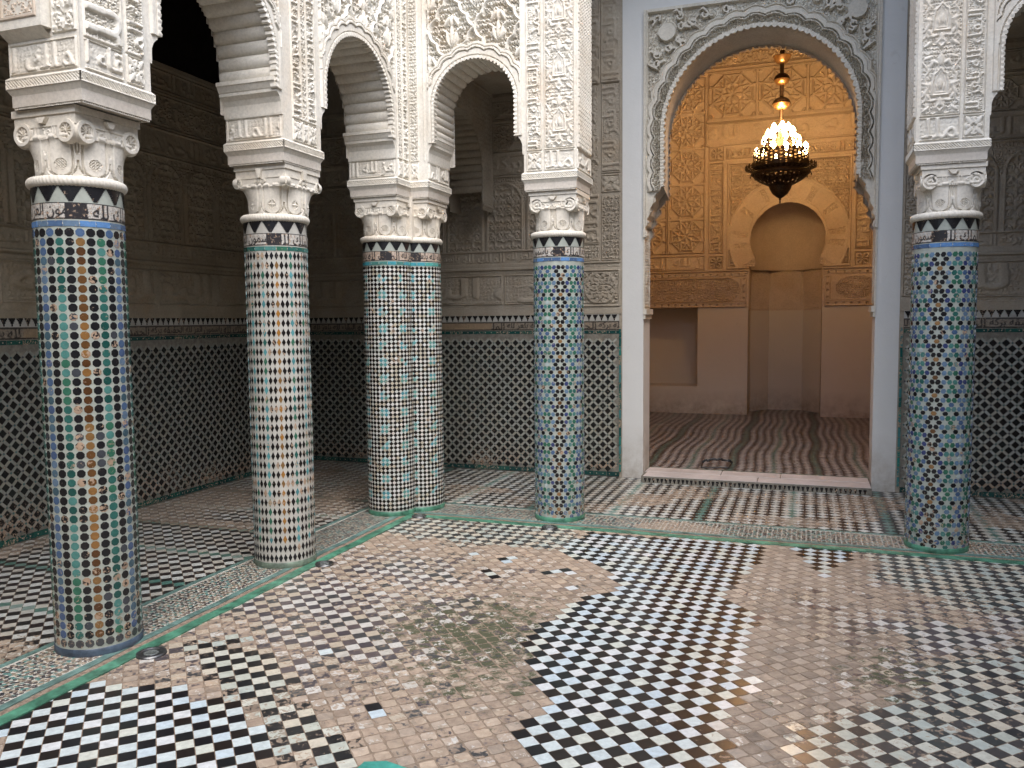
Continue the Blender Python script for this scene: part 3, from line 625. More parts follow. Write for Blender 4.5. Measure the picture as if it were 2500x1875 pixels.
def column(cx, cy, label, design, band, ang_off=0., corner=None):
    t = empty('tiled_column', (cx, cy, 0), label, 'column', 'mosaic tiled columns round the courtyard'); shafts = corner or [(cx, cy, -PI, PI)]
    for (sx, sy, a0, a1) in shafts:
        R = R0-.001; ang0 = toward(sx, sy)+ang_off; zt = 2.05
        mb = MB(); mb.lathe([(R, 0), (R, 2.25)], (sx, sy, 0), 96); mb.build('shaft', M_GROUTC if design in ('rhomb',) else M_GROUTW, t, True)
        mb = MB(); mb.lathe([(R-.002, -.01), (R+.0035, .0), (R+.0035, .038), (R, .041)], (sx, sy, 0), 64); mb.build('base_ring', {'disc': simple('blue_grey_base', (.06, .085, .12), .4, .4, 0, 9, .5), 'rhomb': simple('worn_green_base', (.13, .17, .13), .5, .4, 0, 9, .5)}.get(design, M_GREEN), t, True)
        # upper glazed bands
        zb0, zb1 = 2.052, 2.082; nb = 18; cen = np.array([((i+.5)*2*PI*R/nb-PI*R, (zb0+zb1)/2) for i in range(nb)])
        bc = {'blue': [BLU, LBL, (.10, .22, .44)], 'green': [GRN, DTE, TRQ, TEA], 'turq': [TRQ, (.06, .28, .33), (.08, .33, .30)]}[band]
        w = 2*PI*R/nb*.97; sh = np.array([(-w/2, -.0135), (w/2, -.0135), (w/2, .0135), (-w/2, .0135)])
        place_tiles(t, 'band_tile', sh, cen, pick(bc, nb), np.full(nb, .15), cylframe(sx, sy, R, ang0), np.ones(nb), np.zeros(nb), .0016, .0007, M_TILE, 20)
        dm = ngon(4, .0052); place_tiles(t, 'band_diamond', dm, cen+np.array([w*.5, 0]), np.tile(WHT, (nb, 1)), np.zeros(nb), cylframe(sx, sy, R, ang0), np.ones(nb), np.zeros(nb), .0024, .0004, M_TILE, 20)
        band_print(t, sx, sy, ang0, 2.087, 2.163, R+.001, paper=(.55, .52, .47) if design != 'lozenge' else (.52, .42, .34), off=rng.uniform(0, 8), wr=.3)
        for i in range(12):
            ca = (i+.5)*2*PI/12+.1
            if math.cos(ca) < -.2: continue
            st, mc = 9, 6; zz0, zz1 = 2.169, 2.243; ww = 2*PI*R/12*.98; V, F = [], []
            for k in range(st):
                hw = ww/2*(1-k/st*.93)
                for z_ in (zz1-k*(zz1-zz0)/st, zz1-(k+1)*(zz1-zz0)/st): V += [(sx+(R+.0024)*math.cos(ang0+ca+q_/R), sy+(R+.0024)*math.sin(ang0+ca+q_/R), z_) for q_ in np.linspace(-hw, hw, mc+1)]
                o = k*2*(mc+1); F += [(o+mc+1+j, o+mc+2+j, o+j+1, o+j) for j in range(mc)]
            o = len(V); V += [(sx+(R-.001)*math.cos(ang0+ca+q_/R), sy+(R-.001)*math.sin(ang0+ca+q_/R), z_) for q_, z_ in ((-ww/2, zz1), (ww/2, zz1), (ww*.035, zz0), (-ww*.035, zz0))]
            F += [(o, o+3, (st-1)*2*(mc+1)+mc+1, 0), (mc, (st-1)*2*(mc+1)+2*mc+1, o+2, o+1)]
            mb = MB(); mb.add(V, F); ob = mb.build('black_triangle_tile', M_TILE, t); setcol(ob.data, BLK, .14)
        # mosaic
        C2 = 2*PI*R
        if design == 'disc':
            nc = 28; pt = C2/nc; pv = .0437; rows = round((zt-.045)/pv); pv = (zt-.045)/(rows+.1); I, J = np.meshgrid(np.arange(nc)-nc//2, np.arange(rows)); I, J = I.ravel(), J.ravel(); n = len(I)
            base = np.zeros((n, 3))
            for k in range(n):
                i = I[k] % 8 if True else 0; i = min(i, 8-i); j = J[k]
                zone_ = (math.sin(j*.31+1)+math.sin(j*.13)) 
                if i % 2 == 1: c = BLK if rng.random() > .08 else (.05, .055, .065)
                elif i == 0 and I[k] == 0: c = [BRN, AMB, DBR, (.22, .11, .035)][int((j*.21+rng.random()*1.3)) % 4]
                elif i == 0: c = TEA if rng.random() < .6 else GRN
                elif i == 4: c = [BLU, LBL, (.06, .10, .2), (.07, .13, .18), (.05, .10, .13)][rng.integers(5)]
                else: c = [TEA, GRN, TRQ, DTE][int(j*.17+(I[k] > 0)*1.6+rng.random()*1.2) % 4]
                base[k] = c
            top_ = J == 0; base[top_] = GRY; base[J >= rows-1] = np.where((I[J >= rows-1] % 3 == 0)[:, None], BLU, BLK)
            cen = np.column_stack([I*pt, .045+(J+.55)*pv]); w_ = np.where(rng.random(n) < .12, rng.uniform(.25, .6, n), rng.uniform(0, .2, n)); w_ += np.clip(.4-cen[:, 1], 0, .4)*.5
            place_tiles(t, 'disc_tile', ngon(8, .0212, PI/8)*np.array([1, 1.0]), cen, base, w_, cylframe(sx, sy, R, ang0), np.full(n, 1.)+rng.uniform(-.06, .03, n), rng.uniform(-.15, .15, n), .0009, .0006, M_TILE, 300, rest_name='disc_tiles')
        elif design == 'rhomb':
            nc = 42; pt = C2/nc; pv = .061; rows = round((zt-.04)/pv); pv = (zt-.04)/rows; I, J = np.meshgrid(np.arange(nc)-nc//2, np.arange(rows)); I, J = I.ravel(), J.ravel(); n = len(I)
            i3 = I % 3 == 0; base = np.tile(np.array([(.012, .010, .010)]), (n, 1)); j = J
            cc = pick([TEA, GRN, (.07, .22, .24), (.09, .28, .3)], n); base = np.where((i3)[:, None], cc, base); base = np.where((I == 0)[:, None], pick([AMB, (.3, .14, .03), (.2, .1, .03)], n), base)
            base = np.where(((J == 0) | (J == 1) | (J == rows-1) & (I % 6 != 3))[:, None] | ((J == rows-1) & (I == 0))[:, None], np.array(BLK), base)
            cen = np.column_stack([I*pt, .042+(J+.5)*pv]); w_ = np.where(rng.random(n) < .15, rng.uniform(.3, .6, n), rng.uniform(0, .22, n)); w_ += .3*(vnoise(I*pt, J*pv*1., .12, 71) > .8)
            place_tiles(t, 'rhomb_tile', np.array([(-.0133, 0), (0, -.0285), (.0133, 0), (0, .0285)]), cen, base, w_, cylframe(sx, sy, R, ang0), np.ones(n)+rng.uniform(-.06, .04, n), rng.uniform(-.04, .04, n), .0014, .0008, M_TILE, 300, rest_name='rhomb_tiles')
        elif design == 'lozenge':
            nc = 36; pt = C2/nc; pv = .0342; rows = round((zt-.045)/pv); pv = (zt-.045)/rows; I, J = np.meshgrid(np.arange(nc)-nc//2, np.arange(rows)); I, J = I.ravel(), J.ravel(); n = len(I)
            gi, gj = (I+2) % 5, (J+1) % 4; gr = (gi < 2) & (gj < 2) & (J > 2) & (rng.random(n) < .85); base = np.where(gr[:, None], pick([(.09, .27, .28), TRQ, (.06, .22, .26), (.10, .25, .22)], n), pick([(.012, .01, .01), (.016, .012, .01)], n))
            cen = np.column_stack([I*pt, .045+(J+.5)*pv]); w_ = np.where(rng.random(n) < .05, rng.uniform(.3, .5, n), rng.uniform(0, .12, n))
            place_tiles(t, 'lozenge_tile', ngon(4, .0176)*np.array([1, 1.0]), cen, base, w_, cylframe(sx, sy, R, ang0), np.ones(n)+rng.uniform(-.05, .03, n), rng.uniform(-.05, .05, n), .0014, .0007, M_TILE, 150, rest_name='lozenge_tiles')
            # the paler lozenges between
            cen2 = cen+np.array([pt/2, pv/2]); cen2 = cen2[cen2[:, 1] < zt]; n2 = len(cen2); g2 = gr[:n2]
            col2 = np.where(g2[:, None], pick([(.45, .57, .56), WHT, WHT], n2), pick([WHT, CRM, (.6, .6, .57), (.58, .55, .5)], n2))
            place_tiles(t, 'white_lozenge_tile', ngon(4, .0158)*np.array([1, 1.0]), cen2, col2, rng.uniform(0, .28, n2), cylframe(sx, sy, R, ang0), np.ones(n2), rng.uniform(-.04, .04, n2), .0012, .0007, M_TILE, 0, rest_name='white_lozenge_tiles')
        elif design == 'hex':
            nc = 18; D = C2/nc; ry = D*math.sin(PI/3); rows = int((zt-.03)/ry); cen = []; cl = []; rt = []
            for j in range(rows):
                for i in range(-nc//2, nc//2):
                    sx_ = (i+.5*(j % 2))*D; sz_ = .05+j*ry
                    odd = j % 2
                    cen.append((sx_+D/2, sz_)); rt.append(0)
                    # horizontal links: odd rows black with a brown one on the axis
                    i0 = 0
                    if odd: cl.append((BRN if rng.random() < .5 else (.24, .13, .05)) if i == i0-1 else BLK)
                    else: cl.append(BLK if i in (i0-1, i0) else pick([TEA, BLU, LBL, GRN], 1)[0] if i % 2 else pick([BLU, LBL, PBL], 1)[0])
                    for s_, r_ in ((.25, PI/3), (-.25, -PI/3)):
                        xx = sx_+s_*D; cen.append((xx, sz_+ry/2)); rt.append(r_)
                        on = abs(xx) < D*.32; far = abs(abs(xx)-D*6) < D*.3
                        cl.append(BLK if on or far and rng.random() < .8 else (pick([BLU, LBL, DBL, (.12, .2, .3)], 1)[0] if int(abs(xx)/D) % 2 == 0 else pick([TEA, GRN, TRQ, (.1, .2, .2)], 1)[0]))
            cen, cl, rt = np.array(cen), np.array(cl), np.array(rt); cen[:, 0] -= .012*(2-cen[:, 1]) ; kp = cen[:, 1] < zt-.008; cen, cl, rt = cen[kp], cl[kp], rt[kp]; n = len(cen)
            w_ = np.where(rng.random(n) < .08, rng.uniform(.3, .55, n), rng.uniform(0, .2, n))+np.clip(.5-cen[:, 1], 0, .5)*.6
            place_tiles(t, 'hexagon_tile', ngon(6, .0192)*np.array([1, .86]), cen, cl, w_, cylframe(sx, sy, R, ang0), np.ones(n)+rng.uniform(-.05, .05, n), rt+rng.uniform(-.08, .08, n), .0014, .0009, M_TILE, 300, rest_name='hexagon_tiles')
        # rope ring
        nu, nv = 360, 14; TH, PH = np.meshgrid(np.linspace(0, 2*PI, nu+1), np.linspace(-PI*.62, PI*.62, nv)); H = .0028*np.abs(np.sin(TH*36+PH*1.1))
        Pf = lambda H: np.stack([sx+(R0-.002+(.019+H)*np.cos(PH))*np.cos(TH), sy+(R0-.002+(.019+H)*np.cos(PH))*np.sin(TH), 2.262+(.022+H)*np.sin(PH)], -1)
        field('rope_ring', t, M_CAP, H, Pf, skirt=0)
    return t
def disc_volute(cx, cy, cz, n, u, r, style):
    """front of a scroll: polar relief; n outward normal, u rightward"""
    nr, na = 15, 40; Rr, A = np.meshgrid(np.linspace(0, 1, nr), np.linspace(0, 2*PI, na+1), indexing='ij'); Rr, A = Rr.T, A.T
    if style == 'spiral': H = .006*(np.cos(2*PI*(Rr*2.1-A/(2*PI))) > -.1)
    elif style == 'net': xx, yy = Rr*np.cos(A), Rr*np.sin(A); H = np.where(Rr > .62, .009, np.where(np.minimum(np.abs(((xx+yy)*2.3) % 1-.5), np.abs(((xx-yy)*2.3) % 1-.5)) < .18, .006, -.004))
    else: H = np.where(Rr > .62, .010, np.where(Rr < .12, .006, -.004+.009*(np.cos(A*10) > 0)))
    H = np.where(Rr > .93, H-.003, H)
    u = np.array(u, float); n_ = np.array(n, float); c = np.array((cx, cy, cz))
    return H, (lambda H: c+(Rr*r*np.cos(A))[..., None]*u+(Rr*r*np.sin(A))[..., None]*Z_+np.where(Rr > .999, H*0-.026, H)[..., None]*n_)
def capital(t, cx, cy, style, sides=((0, -1), (1, 0), (0, 1), (-1, 0)), half=.2):
    cap = None
    # bell: round at the ring, squarer above, with incised leaves and medallions
    nu, nv, z0, z1 = 300, 60, 2.28, 2.475; TH, T = np.meshgrid(np.linspace(0, 2*PI, nu+1), np.linspace(0, 1, nv))
    U = TH/(2*PI)*8; V = T*.195; cw = 1; s = []
    # one leaf per cell (cell 1 wide = .147 m); drawn in metres
    cwm = 2*PI*.187/8
    mk = [(np.array([(-.5*cwm*.74, .215), (-.5*cwm*.74, .05), (-.5*cwm*.62, .02), (-.5*cwm*.3, .006), (0, .001)]), .0032)]
    L = mk+[(np.array([(cwm*.5, .055), (cwm*.42, .03), (cwm*.28, .004)]), .0018), (np.array([(cwm*.5, .075), (cwm*.5, .055)]), .002)]
    L = L+[(p*np.array([-1, 1]), w) for p, w in L]
    if style != 'palm': L += [(np.array([(cwm*.5-.006, .19), (cwm*.5-.006, .12), (cwm*.5, .105)]), .0016), (np.array([(-cwm*.5+.006, .19), (-cwm*.5+.006, .12), (-cwm*.5, .105)]), .0016)]
    X = (U % 1-.5)*cwm; D = np.full(X.shape, 9.)
    for pts, w in L:
        for i in range(len(pts)-1):
            a, b_ = pts[i], pts[i+1]; ab = b_-a; tt = np.clip(((X-a[0])*ab[0]+(V-a[1])*ab[1])/(ab@ab+1e-12), 0, 1); D = np.minimum(D, np.hypot(X-a[0]-tt*ab[0], V-a[1]-tt*ab[1])-w)
    H = -.012*np.clip(1-D/.0022, 0, 1)
    mz, mr = .064, .028; dx, dz = X, V-mz
    if style == 'palm': md = np.abs(dx)+np.abs(dz)*.8-mr*.95; inn = md < 0; pat = -.007+.006*(np.minimum(np.abs(dx), np.abs(dz)) < .003)+.004*np.clip(1-(np.abs(dx)+np.abs(dz))/mr, 0, 1)
    else:
        md = np.hypot(dx, dz)-mr*(1-.25*np.clip(dz/mr, 0, 1)); inn = md < 0; pat = np.where(np.minimum(np.abs(((dx+dz)/.013) % 1-.5), np.abs(((dx-dz)/.013) % 1-.5)) < .2, -.001, -.008)
    H = np.where(inn, pat, H); H = np.where((md > 0) & (md < .003), .002, H)
    # scooped leaf tips under the scrolls
    sq = np.clip((T-.42)/.5, 0, 1)**1.7; cs, sn = np.abs(np.cos(TH)), np.abs(np.sin(TH)); p = 5.0; rsq = .188/((cs**p+sn**p)**(1/p)); Rb = (.187+.004*np.sin(T*3))*(1-sq)+rsq*sq
    tip = np.exp(-((T-.93)/.07)**2)*.012*(np.abs(((U+.5) % 1)-.5) < .42); 
    Pf = lambda H: np.stack([cx+(Rb+H+tip)*np.cos(TH), cy+(Rb+H+tip)*np.sin(TH), z0+(z1-z0)*T], -1)
    cap = field('capital', t, M_CAP, H, Pf, skirt=0)
    for nx, ny in sides:
        nn = np.array((nx, ny, 0.)); uu = np.array((-ny, nx, 0.)); fc = np.array((cx, cy, 0))+nn*.0
        # carved band between the scrolls
        w = .24 if style != 'palm' else .31; cv = Canvas(w, .062, .003); bnd = .186
        cv.pat(0, 0, w, .062, (lambda u, v, w_, h: np.where((v < .006) | (v > h-.006), 1, p_text(2*cx+nx, 0)(u, v, w_, h))) if style != 'palm' else (lambda u, v, w_, h: np.where((v < .006) | (v > h-.006), 1, .25)), .006)
        O = fc+nn*bnd-uu*w/2+Z_*2.452; field('necking_band', cap, M_CAP, cv.h, planeP(O, uu, Z_, nn, cv.U, cv.V), skirt=.02)
        for sgn in (-1, 1):
            r = {'spiral': .054, 'net': .05, 'rosette': .056, 'palm': .036}[style]; e = half-.012-r
            c = fc+nn*(half-.014)+uu*sgn*e+Z_*(2.482 if style != 'palm' else 2.485)
            if style == 'palm': c = c+uu*sgn*.02
            H, P = disc_volute(c[0], c[1], c[2], nn, uu*sgn, r, {'palm': 'net'}.get(style, style)); field('volute', cap, M_CAP, H, P, skirt=0)
            # neck of the scroll running up to the slab, and the leaf beneath
            mb = MB(); a = c-nn*.02+uu*sgn*r*.55; q = []
            for k in range(7):
                f = k/6; ww = r*(.75-.25*f); cc = c-nn*(.026)+uu*sgn*(r*.25*f)+Z_*(r*.3+f*(.0)); z_ = c[2]+r*.45+(2.562-c[2]-r*.45)*f
                for s3 in (-1, 1):
                    for d3 in (0, 1): q.append(fc+nn*(half-.022-.045*d3)+uu*(sgn*e+sgn*r*.2*f+s3*ww)+Z_*z_)
            q = np.array(q); F = []
            for k in range(6): o = k*4; F += [(o, o+2, o+6, o+4), (o+2, o+3, o+7, o+6), (o+1, o, o+4, o+5)]
            mb.add(q, F); mb.build('scroll_neck', M_CAP, cap)
        # centre bud under the slab
        mb = MB(); c = fc+nn*.186+Z_*2.47
        if style == 'palm':
            for sgn in (-1, 1):
                H, P = disc_volute(*(c+uu*sgn*.022+nn*.006+Z_*.022), nn, uu*sgn, .02, 'spiral'); field('small_scroll', cap, M_CAP, H, P, skirt=0)
            w0, w1, zz0, zz1 = .008, .022, .04, .098
        else: w0, w1, zz0, zz1 = .010, .03, .052, .078
        V = [c+uu*s3*w+nn*(d3)+Z_*z for z, w in ((zz0, w0), (zz1, w1)) for s3 in (-1, 1) for d3 in (.0, .022)]
        mb.add(V, [(1, 3, 7, 5), (0, 1, 5, 4), (3, 2, 6, 7), (0, 2, 3, 1)]); mb.build('bud', M_CAP, cap)
    mb = MB(); mb.box(cx-.186, cy-.186, 2.51, cx+.186, cy+.186, 2.59); mb.box(cx-.172, cy-.172, 2.45, cx+.172, cy+.172, 2.51); mb.box(cx-half+.006, cy-half+.006, 2.560, cx+half-.006, cy+half-.006, 2.592); mb.build('abacus', M_CAP, cap)
    return cap
C1 = column(-3.335, 3.112, 'nearest thick column clad in round black, green and blue tile discs with a brown line', 'disc', 'blue')
C2 = column(-3.285, 4.62, 'second column clad in slim black diamond tiles on white with an orange centre line', 'rhomb', 'green')
C3 = column(-3.27, 6.12, 'paired corner column clad in small black and white checker with turquoise clusters', 'lozenge', 'turq', 0, [(-3.27, 6.12, 0, 0), (-3.115, 6.35, 0, 0)])
C4 = column(-1.87, 6.352, 'slim column left of the doorway in blue hexagon tiles around white stars', 'hex', 'blue', .08)
C5 = column(.868, 6.30, 'column right of the doorway in blue and green hexagon tiles around white stars', 'hex', 'blue', -.12)
capital(C1, -3.325, 3.12, 'rosette'); capital(C2, -3.265, 4.635, 'palm'); capital(C3, -3.265, 6.115, 'net', ((0, -1), (1, 0))); capital(C3, -3.11, 6.355, 'net', ((0, -1), (1, 0)))
capital(C4, -1.86, 6.36, 'spiral'); capital(C5, .88, 6.30, 'spiral')
mb = MB(); mb.tube([(-3.083, 6.172, .04), (-3.083, 6.172, 2.25)], .006, 8); mb.build('seam_strip', M_GROUTW, C3)
mb = MB(); mb.box(-3.105, 6.13, 2.25, -3.045, 6.19, 2.61); mb.build('corner_pilaster', M_CAP, C3)

# ================================================================== ARCADES
def ring(name, parent, mat, foot, z0, z1, offs, pat=None, amp=.006, res=.004, nv=None, sides=None):
    """moulding round a footprint (ccw corners); offs(v 0..1)->outward offset; pat(u,v,w,h)"""
    k = len(foot); ft = [np.array(p, float) for p in foot]; h = z1-z0; out = None
    nv = nv or max(3, int(h/res)+1); vv = np.linspace(0, 1, nv); of = np.array([offs(v) for v in vv]); Vs, Fs, n0 = [], [], 0
    for i in (sides if sides is not None else range(k)):
        a, b_ = ft[i], ft[(i+1) % k]; pr, nx = ft[i-1], ft[(i+2) % k]
        nrm = lambda p, q: np.array(((q-p)[1], -(q-p)[0]))/np.hypot(*(q-p)); n1, n0_, n2 = nrm(a, b_), nrm(pr, a), nrm(b_, nx)
        L = np.hypot(*(b_-a)); nu = max(2, int(L/res)+1); uu = np.linspace(0, 1, nu)
        A = a+of[:, None]*(n1+n0_); B = b_+of[:, None]*(n1+n2)
        P = A[:, None]+(B-A)[:, None]*uu[None, :, None]; Ug, Vg = np.meshgrid(uu*L, vv*h)
        H = amp*np.asarray(pat(Ug+i*3, Vg, L, h), float) if pat else np.zeros(Ug.shape)
        if pat: H[:, 0] = H[:, -1] = amp
        P = P+H[..., None]*n1; V = np.concatenate([P, np.broadcast_to(z0+Vg[..., None], Vg.shape+(1,))], -1).reshape(-1, 3)
        idx = np.arange(nu*nv).reshape(nv, nu)+n0; Fs.append(np.stack([idx[:-1, :-1], idx[:-1, 1:], idx[1:, 1:], idx[1:, :-1]], -1).reshape(-1, 4)); Vs.append(V); n0 += nu*nv
    return obj(name, np.concatenate(Vs), [np.concatenate(Fs)], mat, parent)
def sqfoot(cx, cy, h): return [(cx-h, cy-h), (cx+h, cy-h), (cx+h, cy+h), (cx-h, cy+h)]
def impost(parent, foot, tx=0.):
    """bead strip, cavetto, braided fascia and the carved block above"""
    ring('bead_strip', parent, M_CAP, foot, 2.590, 2.612, lambda v: -.010, p_bead(.013), .005)
    ring('cavetto', parent, M_CAP, foot, 2.612, 2.678, lambda v: -.012+.026*(1-math.cos(v*PI/2)), None)
    ring('braided_fascia', parent, M_STUC, foot, 2.678, 2.722, lambda v: .012, p_braid(.016), .005, .0035)
    ring('fascia_shoulder', parent, M_STUC, foot, 2.7215, 2.736, lambda v: .0165-.0165*v)
cF = -3.06; bF = 6.14       # courtyard faces of the left and back arcades
LA = empty('arcade_wall', (cF, 4.5, 2.6), 'carved white stucco arcade over the first three columns on the left', 'arcade', 'carved stucco arcades')
BA = empty('arcade_wall', (-2.4, bF, 2.6), 'carved stucco arcade bay between corner column and doorway, one narrow arch', 'arcade', 'carved stucco arcades')
RA = empty('arcade_wall', (1.4, 6.09, 2.6), 'carved stucco arcade at the right edge of the picture', 'arcade', 'carved stucco arcades')
f1, f2 = sqfoot(-3.27, 3.11, .21), sqfoot(-3.27, 4.62, .21)
f3 = [(-3.48, 5.90), (-3.06, 5.90), (-3.06, 6.14), (-2.90, 6.14), (-2.90, 6.56), (-3.48, 6.56)]
f4, f5 = sqfoot(-1.872, 6.35, .21), sqfoot(.86, 6.30, .21)
for P_, F_ in ((LA, f1), (LA, f2), (LA, f3), (BA, f4), (RA, f5)): impost(P_, F_)
def core(parent, boxes):
    mb = MB()
    for b_ in boxes: mb.box(*b_)
    mb.build('pier_core', M_PLAIN, parent)
e = .002
core(LA, [(-3.48+e, y0+e, 2.60, cF-e, y1-e, 6.6) for y0, y1 in ((2.90, 3.32), (4.41, 4.83), (5.90, 6.56-e))]+[(-3.45, 2.92, 3.9, cF-.045, 6.5, 6.6)])
core(BA, [(-3.07, 6.14+e, 2.60, -2.90-e, 6.56-e, 6.6), (-2.082+e, 6.14+e, 2.6, -1.662-e, 6.56-e, 6.6), (-3.07, 6.19, 3.95, -1.68, 6.53, 6.6)])
core(RA, [(.65+e, 6.09+e, 2.6, 1.07-e, 6.51-e, 6.6), (.67, 6.125, 3.95, 2.6, 6.48, 6.6), (1.9, 6.09+e, 0, 2.3, 6.51, 6.6)])
# arches: (centre, radius, centre height)
ZS = 3.08
A01, A12, A23, A34, A56 = (2.355, .48, 3.15), (3.865, .48, 3.15), (5.365, .475, 3.15), (-2.491, .345, 3.30), (1.48, .345, 3.30)
def strips(cv, x0, x1, kinds, z0, z1, zt=None):
    """vertical carved bands side by side; kinds: (fraction, fn, amp)"""
    tot = sum(k[0] for k in kinds); x = x0
    for fr, fn, amp in kinds:
        w = (x1-x0)*fr/tot
        if fn is None: cv.flat(x, z0, x+w, z1, .0)
        else: cv.pat(x+.004, z0, x+w-.004, z1, fn, amp, 0, .005, .008)
        x += w
# ---- left arcade, courtyard face (u = +Y)
cv = Canvas(6.14-2.90, 4.32-2.735, .0050, 2.90, 2.735)
cv.pat(2.90, 3.0, 6.2, 4.5, p_sebka(.36), .034, -.018)
for ar in (A12, A23): arch_relief(cv, ar[0], ar[1], ar[2], ZS-.12, .066)
for (y0, y1, k) in ((2.90, 3.32, 0), (4.41, 4.83, 1), (5.90, 6.15, 2)):
    cv.flat(y0-.012, 2.735, y1+.012, 4.5, 0)
    if k == 0: ks = [(.05, None, 0), (.52, p_vtext(.6, .09, .5, .75), .016), (.05, None, 0), (.26, p_vtext(3.1, .08, .3, .8), .016), (.10, None, 0)]; bl = (3.0, 3.19)
    elif k == 1: ks = [(.22, None, 0), (.22, p_vtext(2.2, .07, .4, .8), .012), (.14, p_vine_fit(1), .009), (.22, p_vtext(4.2, .07, .4, .8), .012), (.12, None, 0)]
    else: ks = [(.1, None, 0), (.3, p_vine_fit(1), .010), (.06, None, 0), (.36, p_vtext(1.2, .06, .3, .7), .012), (.2, None, 0)]
    strips(cv, y0, y1, ks, 2.885, 4.5)
    tot = sum(q[0] for q in ks); x = y0
    for fr, fn, amp in ks:
        w = (y1-y0)*fr/tot
        if fn is not None: cv.pat(x+.004, 2.742, x+w-.004, 2.872, p_text(x*3, .1, .3) if w > .14 else p_flower, .010, 0, .004, .007)
        x += w
    cv.flat(y0-.012, 2.735, y0+.004, 4.5, .002)
    for yy in (y0-.03 if k else -9, y1+.018): cv.flat(yy, 3.0, yy+.010, 4.5, .012)
mask = cv.cell(lambda u, v: ~(((u > 3.32) & (u < 4.41) | (u > 4.83) & (u < 5.90)) & (v < 3.02)) & ~arch_cut(u, v, *A12, 2.9, .066) & ~arch_cut(u, v, *A23, 2.9, .066))
field('carved_panel', LA, M_STUC, cv.h*1.3, planeP((cF+.002, 0, 0), Y_, Z_, X_, cv.U, cv.V), mask, .03)
def side_face(parent, O, u, n, w, kinds, z1=3.0, res=.0045, top=4.4, base_text=1., mat=M_STUC):
    cv = Canvas(w, z1-2.735, res, 0, 2.735)
    cv.pat(.012, 2.742, w-.012, 2.872, p_text(base_text, .1, .4), .010, 0, .005, .008)
    if kinds and z1 > 2.95: strips(cv, .012, w-.012, kinds, 2.885, z1-.005)
    field('carved_side', parent, mat, cv.h, planeP(np.array(O)+np.array(n)*.002, u, Z_, n, cv.U, cv.V), None, .015)
for (y, k) in ((2.90, 1.), (4.41, 2.), (5.90, 4.)): side_face(LA, (-3.48, y, 0), X_, -Y_, .42, None, 2.885, base_text=k)
for (y, k) in ((3.32, 1.), (4.83, 2.)): side_face(LA, (cF, y, 0), -X_, Y_, .42, None, 2.885, .008, base_text=k)
# C1's face towards the viewer carries a tall carved panel
def ribs(parent, O, u, n, ar, thick, pitch=.074, zs=ZS, inset=.0, mat=M_STUC, name='ribbed_soffit', amp=.02, mouth=1.0, res=None):
    """fluted soffit of an arch; O on the front plane, u across, n front normal"""
    c, R, zc = ar; R = R+.004; L = (zc-zs); tot = 2*L+PI*R; nr = int(round(tot/pitch)); ppr = 9; k = nr*ppr+1; s_ = np.linspace(0, tot, k)
    ph = (np.arange(k)/ppr) % 1
    lobe = amp*(np.abs(np.sin(PI*ph))**.6); r_off = amp*1.0-lobe       # convex rolls between sharp grooves
    x = np.where(s_ < L, -R, np.where(s_ > tot-L, R, 0)); z = np.where(s_ < L, zs+s_, np.where(s_ > tot-L, zs+(tot-s_), 0)); a = (s_-L)/R
    nx = np.where(s_ < L, -1, np.where(s_ > tot-L, 1, -np.cos(a))); nz = np.where((s_ < L) | (s_ > tot-L), 0, np.sin(a))
    mid = (s_ >= L) & (s_ <= tot-L); x = np.where(mid, -R*np.cos(a), x); z = np.where(mid, zc+R*np.sin(a), z)
    X, Zz = x+nx*r_off, z+nz*r_off; dd = np.array([-.002, .006, .012, .06, thick-.06, thick-.012, thick])
    dr = np.array([.012, .004, 0, 0, 0, .0, .012])
    V = np.array([np.array(O)+np.array(u)*(c+X[i]+nx[i]*dr[j])+Z_*(Zz[i]+nz[i]*dr[j])-np.array(n)*dd[j] for j in range(len(dd)) for i in range(k)])
    idx = np.arange(len(dd)*k).reshape(len(dd), k); F = np.stack([idx[:-1, :-1], idx[1:, :-1], idx[1:, 1:], idx[:-1, 1:]], -1).reshape(-1, 4)
    o = obj(name, V, [F], mat, parent, True)
    try: o.data.set_sharp_from_angle(angle=math.radians(38))
    except Exception: pass
    # back face of the arch wall
    return o
def backface(parent, O, u, n, u0, u1, z0, z1, arches, thick, mat=M_PLAIN, zcut=3.0):
    cv = Canvas(u1-u0, z1-z0, .02, u0, z0)
    def mk(U, V):
        m = np.ones(U.shape, bool)
        for c, R, zc in arches:
            d, _ = arch_d(U, V, c, R+.01, zc); m &= ~(d < 0)
        return m
    field('rear_face', parent, mat, cv.h, planeP(np.array(O)-np.array(n)*thick, u, Z_, n, cv.U, cv.V), cv.cell(mk), 0, smooth=False)
def ledge(parent, p, u, n, thick, proj=.085, z0=2.875, z1=3.085):
    """moulded bracket under an arch springing; p pier edge on the front plane, u points into the opening"""
    pr = [(0, 0), (.012, .0), (.014, .012), (.016, .075), (.03, .105), (.052, .125), (.058, .128), (.060, .15), (.064, .15), (.082, .185), (.088, .187), (.088, .210), (-.03, .210)]
    pr = [(a*proj/.088, z0+b_*(z1-z0)/.21) for a, b_ in pr]; V = []; 
    p, u, n = map(np.array, (p, u, n)); dd = (-.004, thick)
    for d in dd:
        for a, z in pr: V.append(p*np.array([1, 1, 0])+u*a-n*d+Z_*z)
    k = len(pr); F = [(i, i+1, k+i+1, k+i) for i in range(k-1)]; mb = MB(); mb.add(V, F+[tuple(range(k)), tuple(range(k, 2*k))[::-1]]); mb.build('springing_ledge', M_STUC, parent)
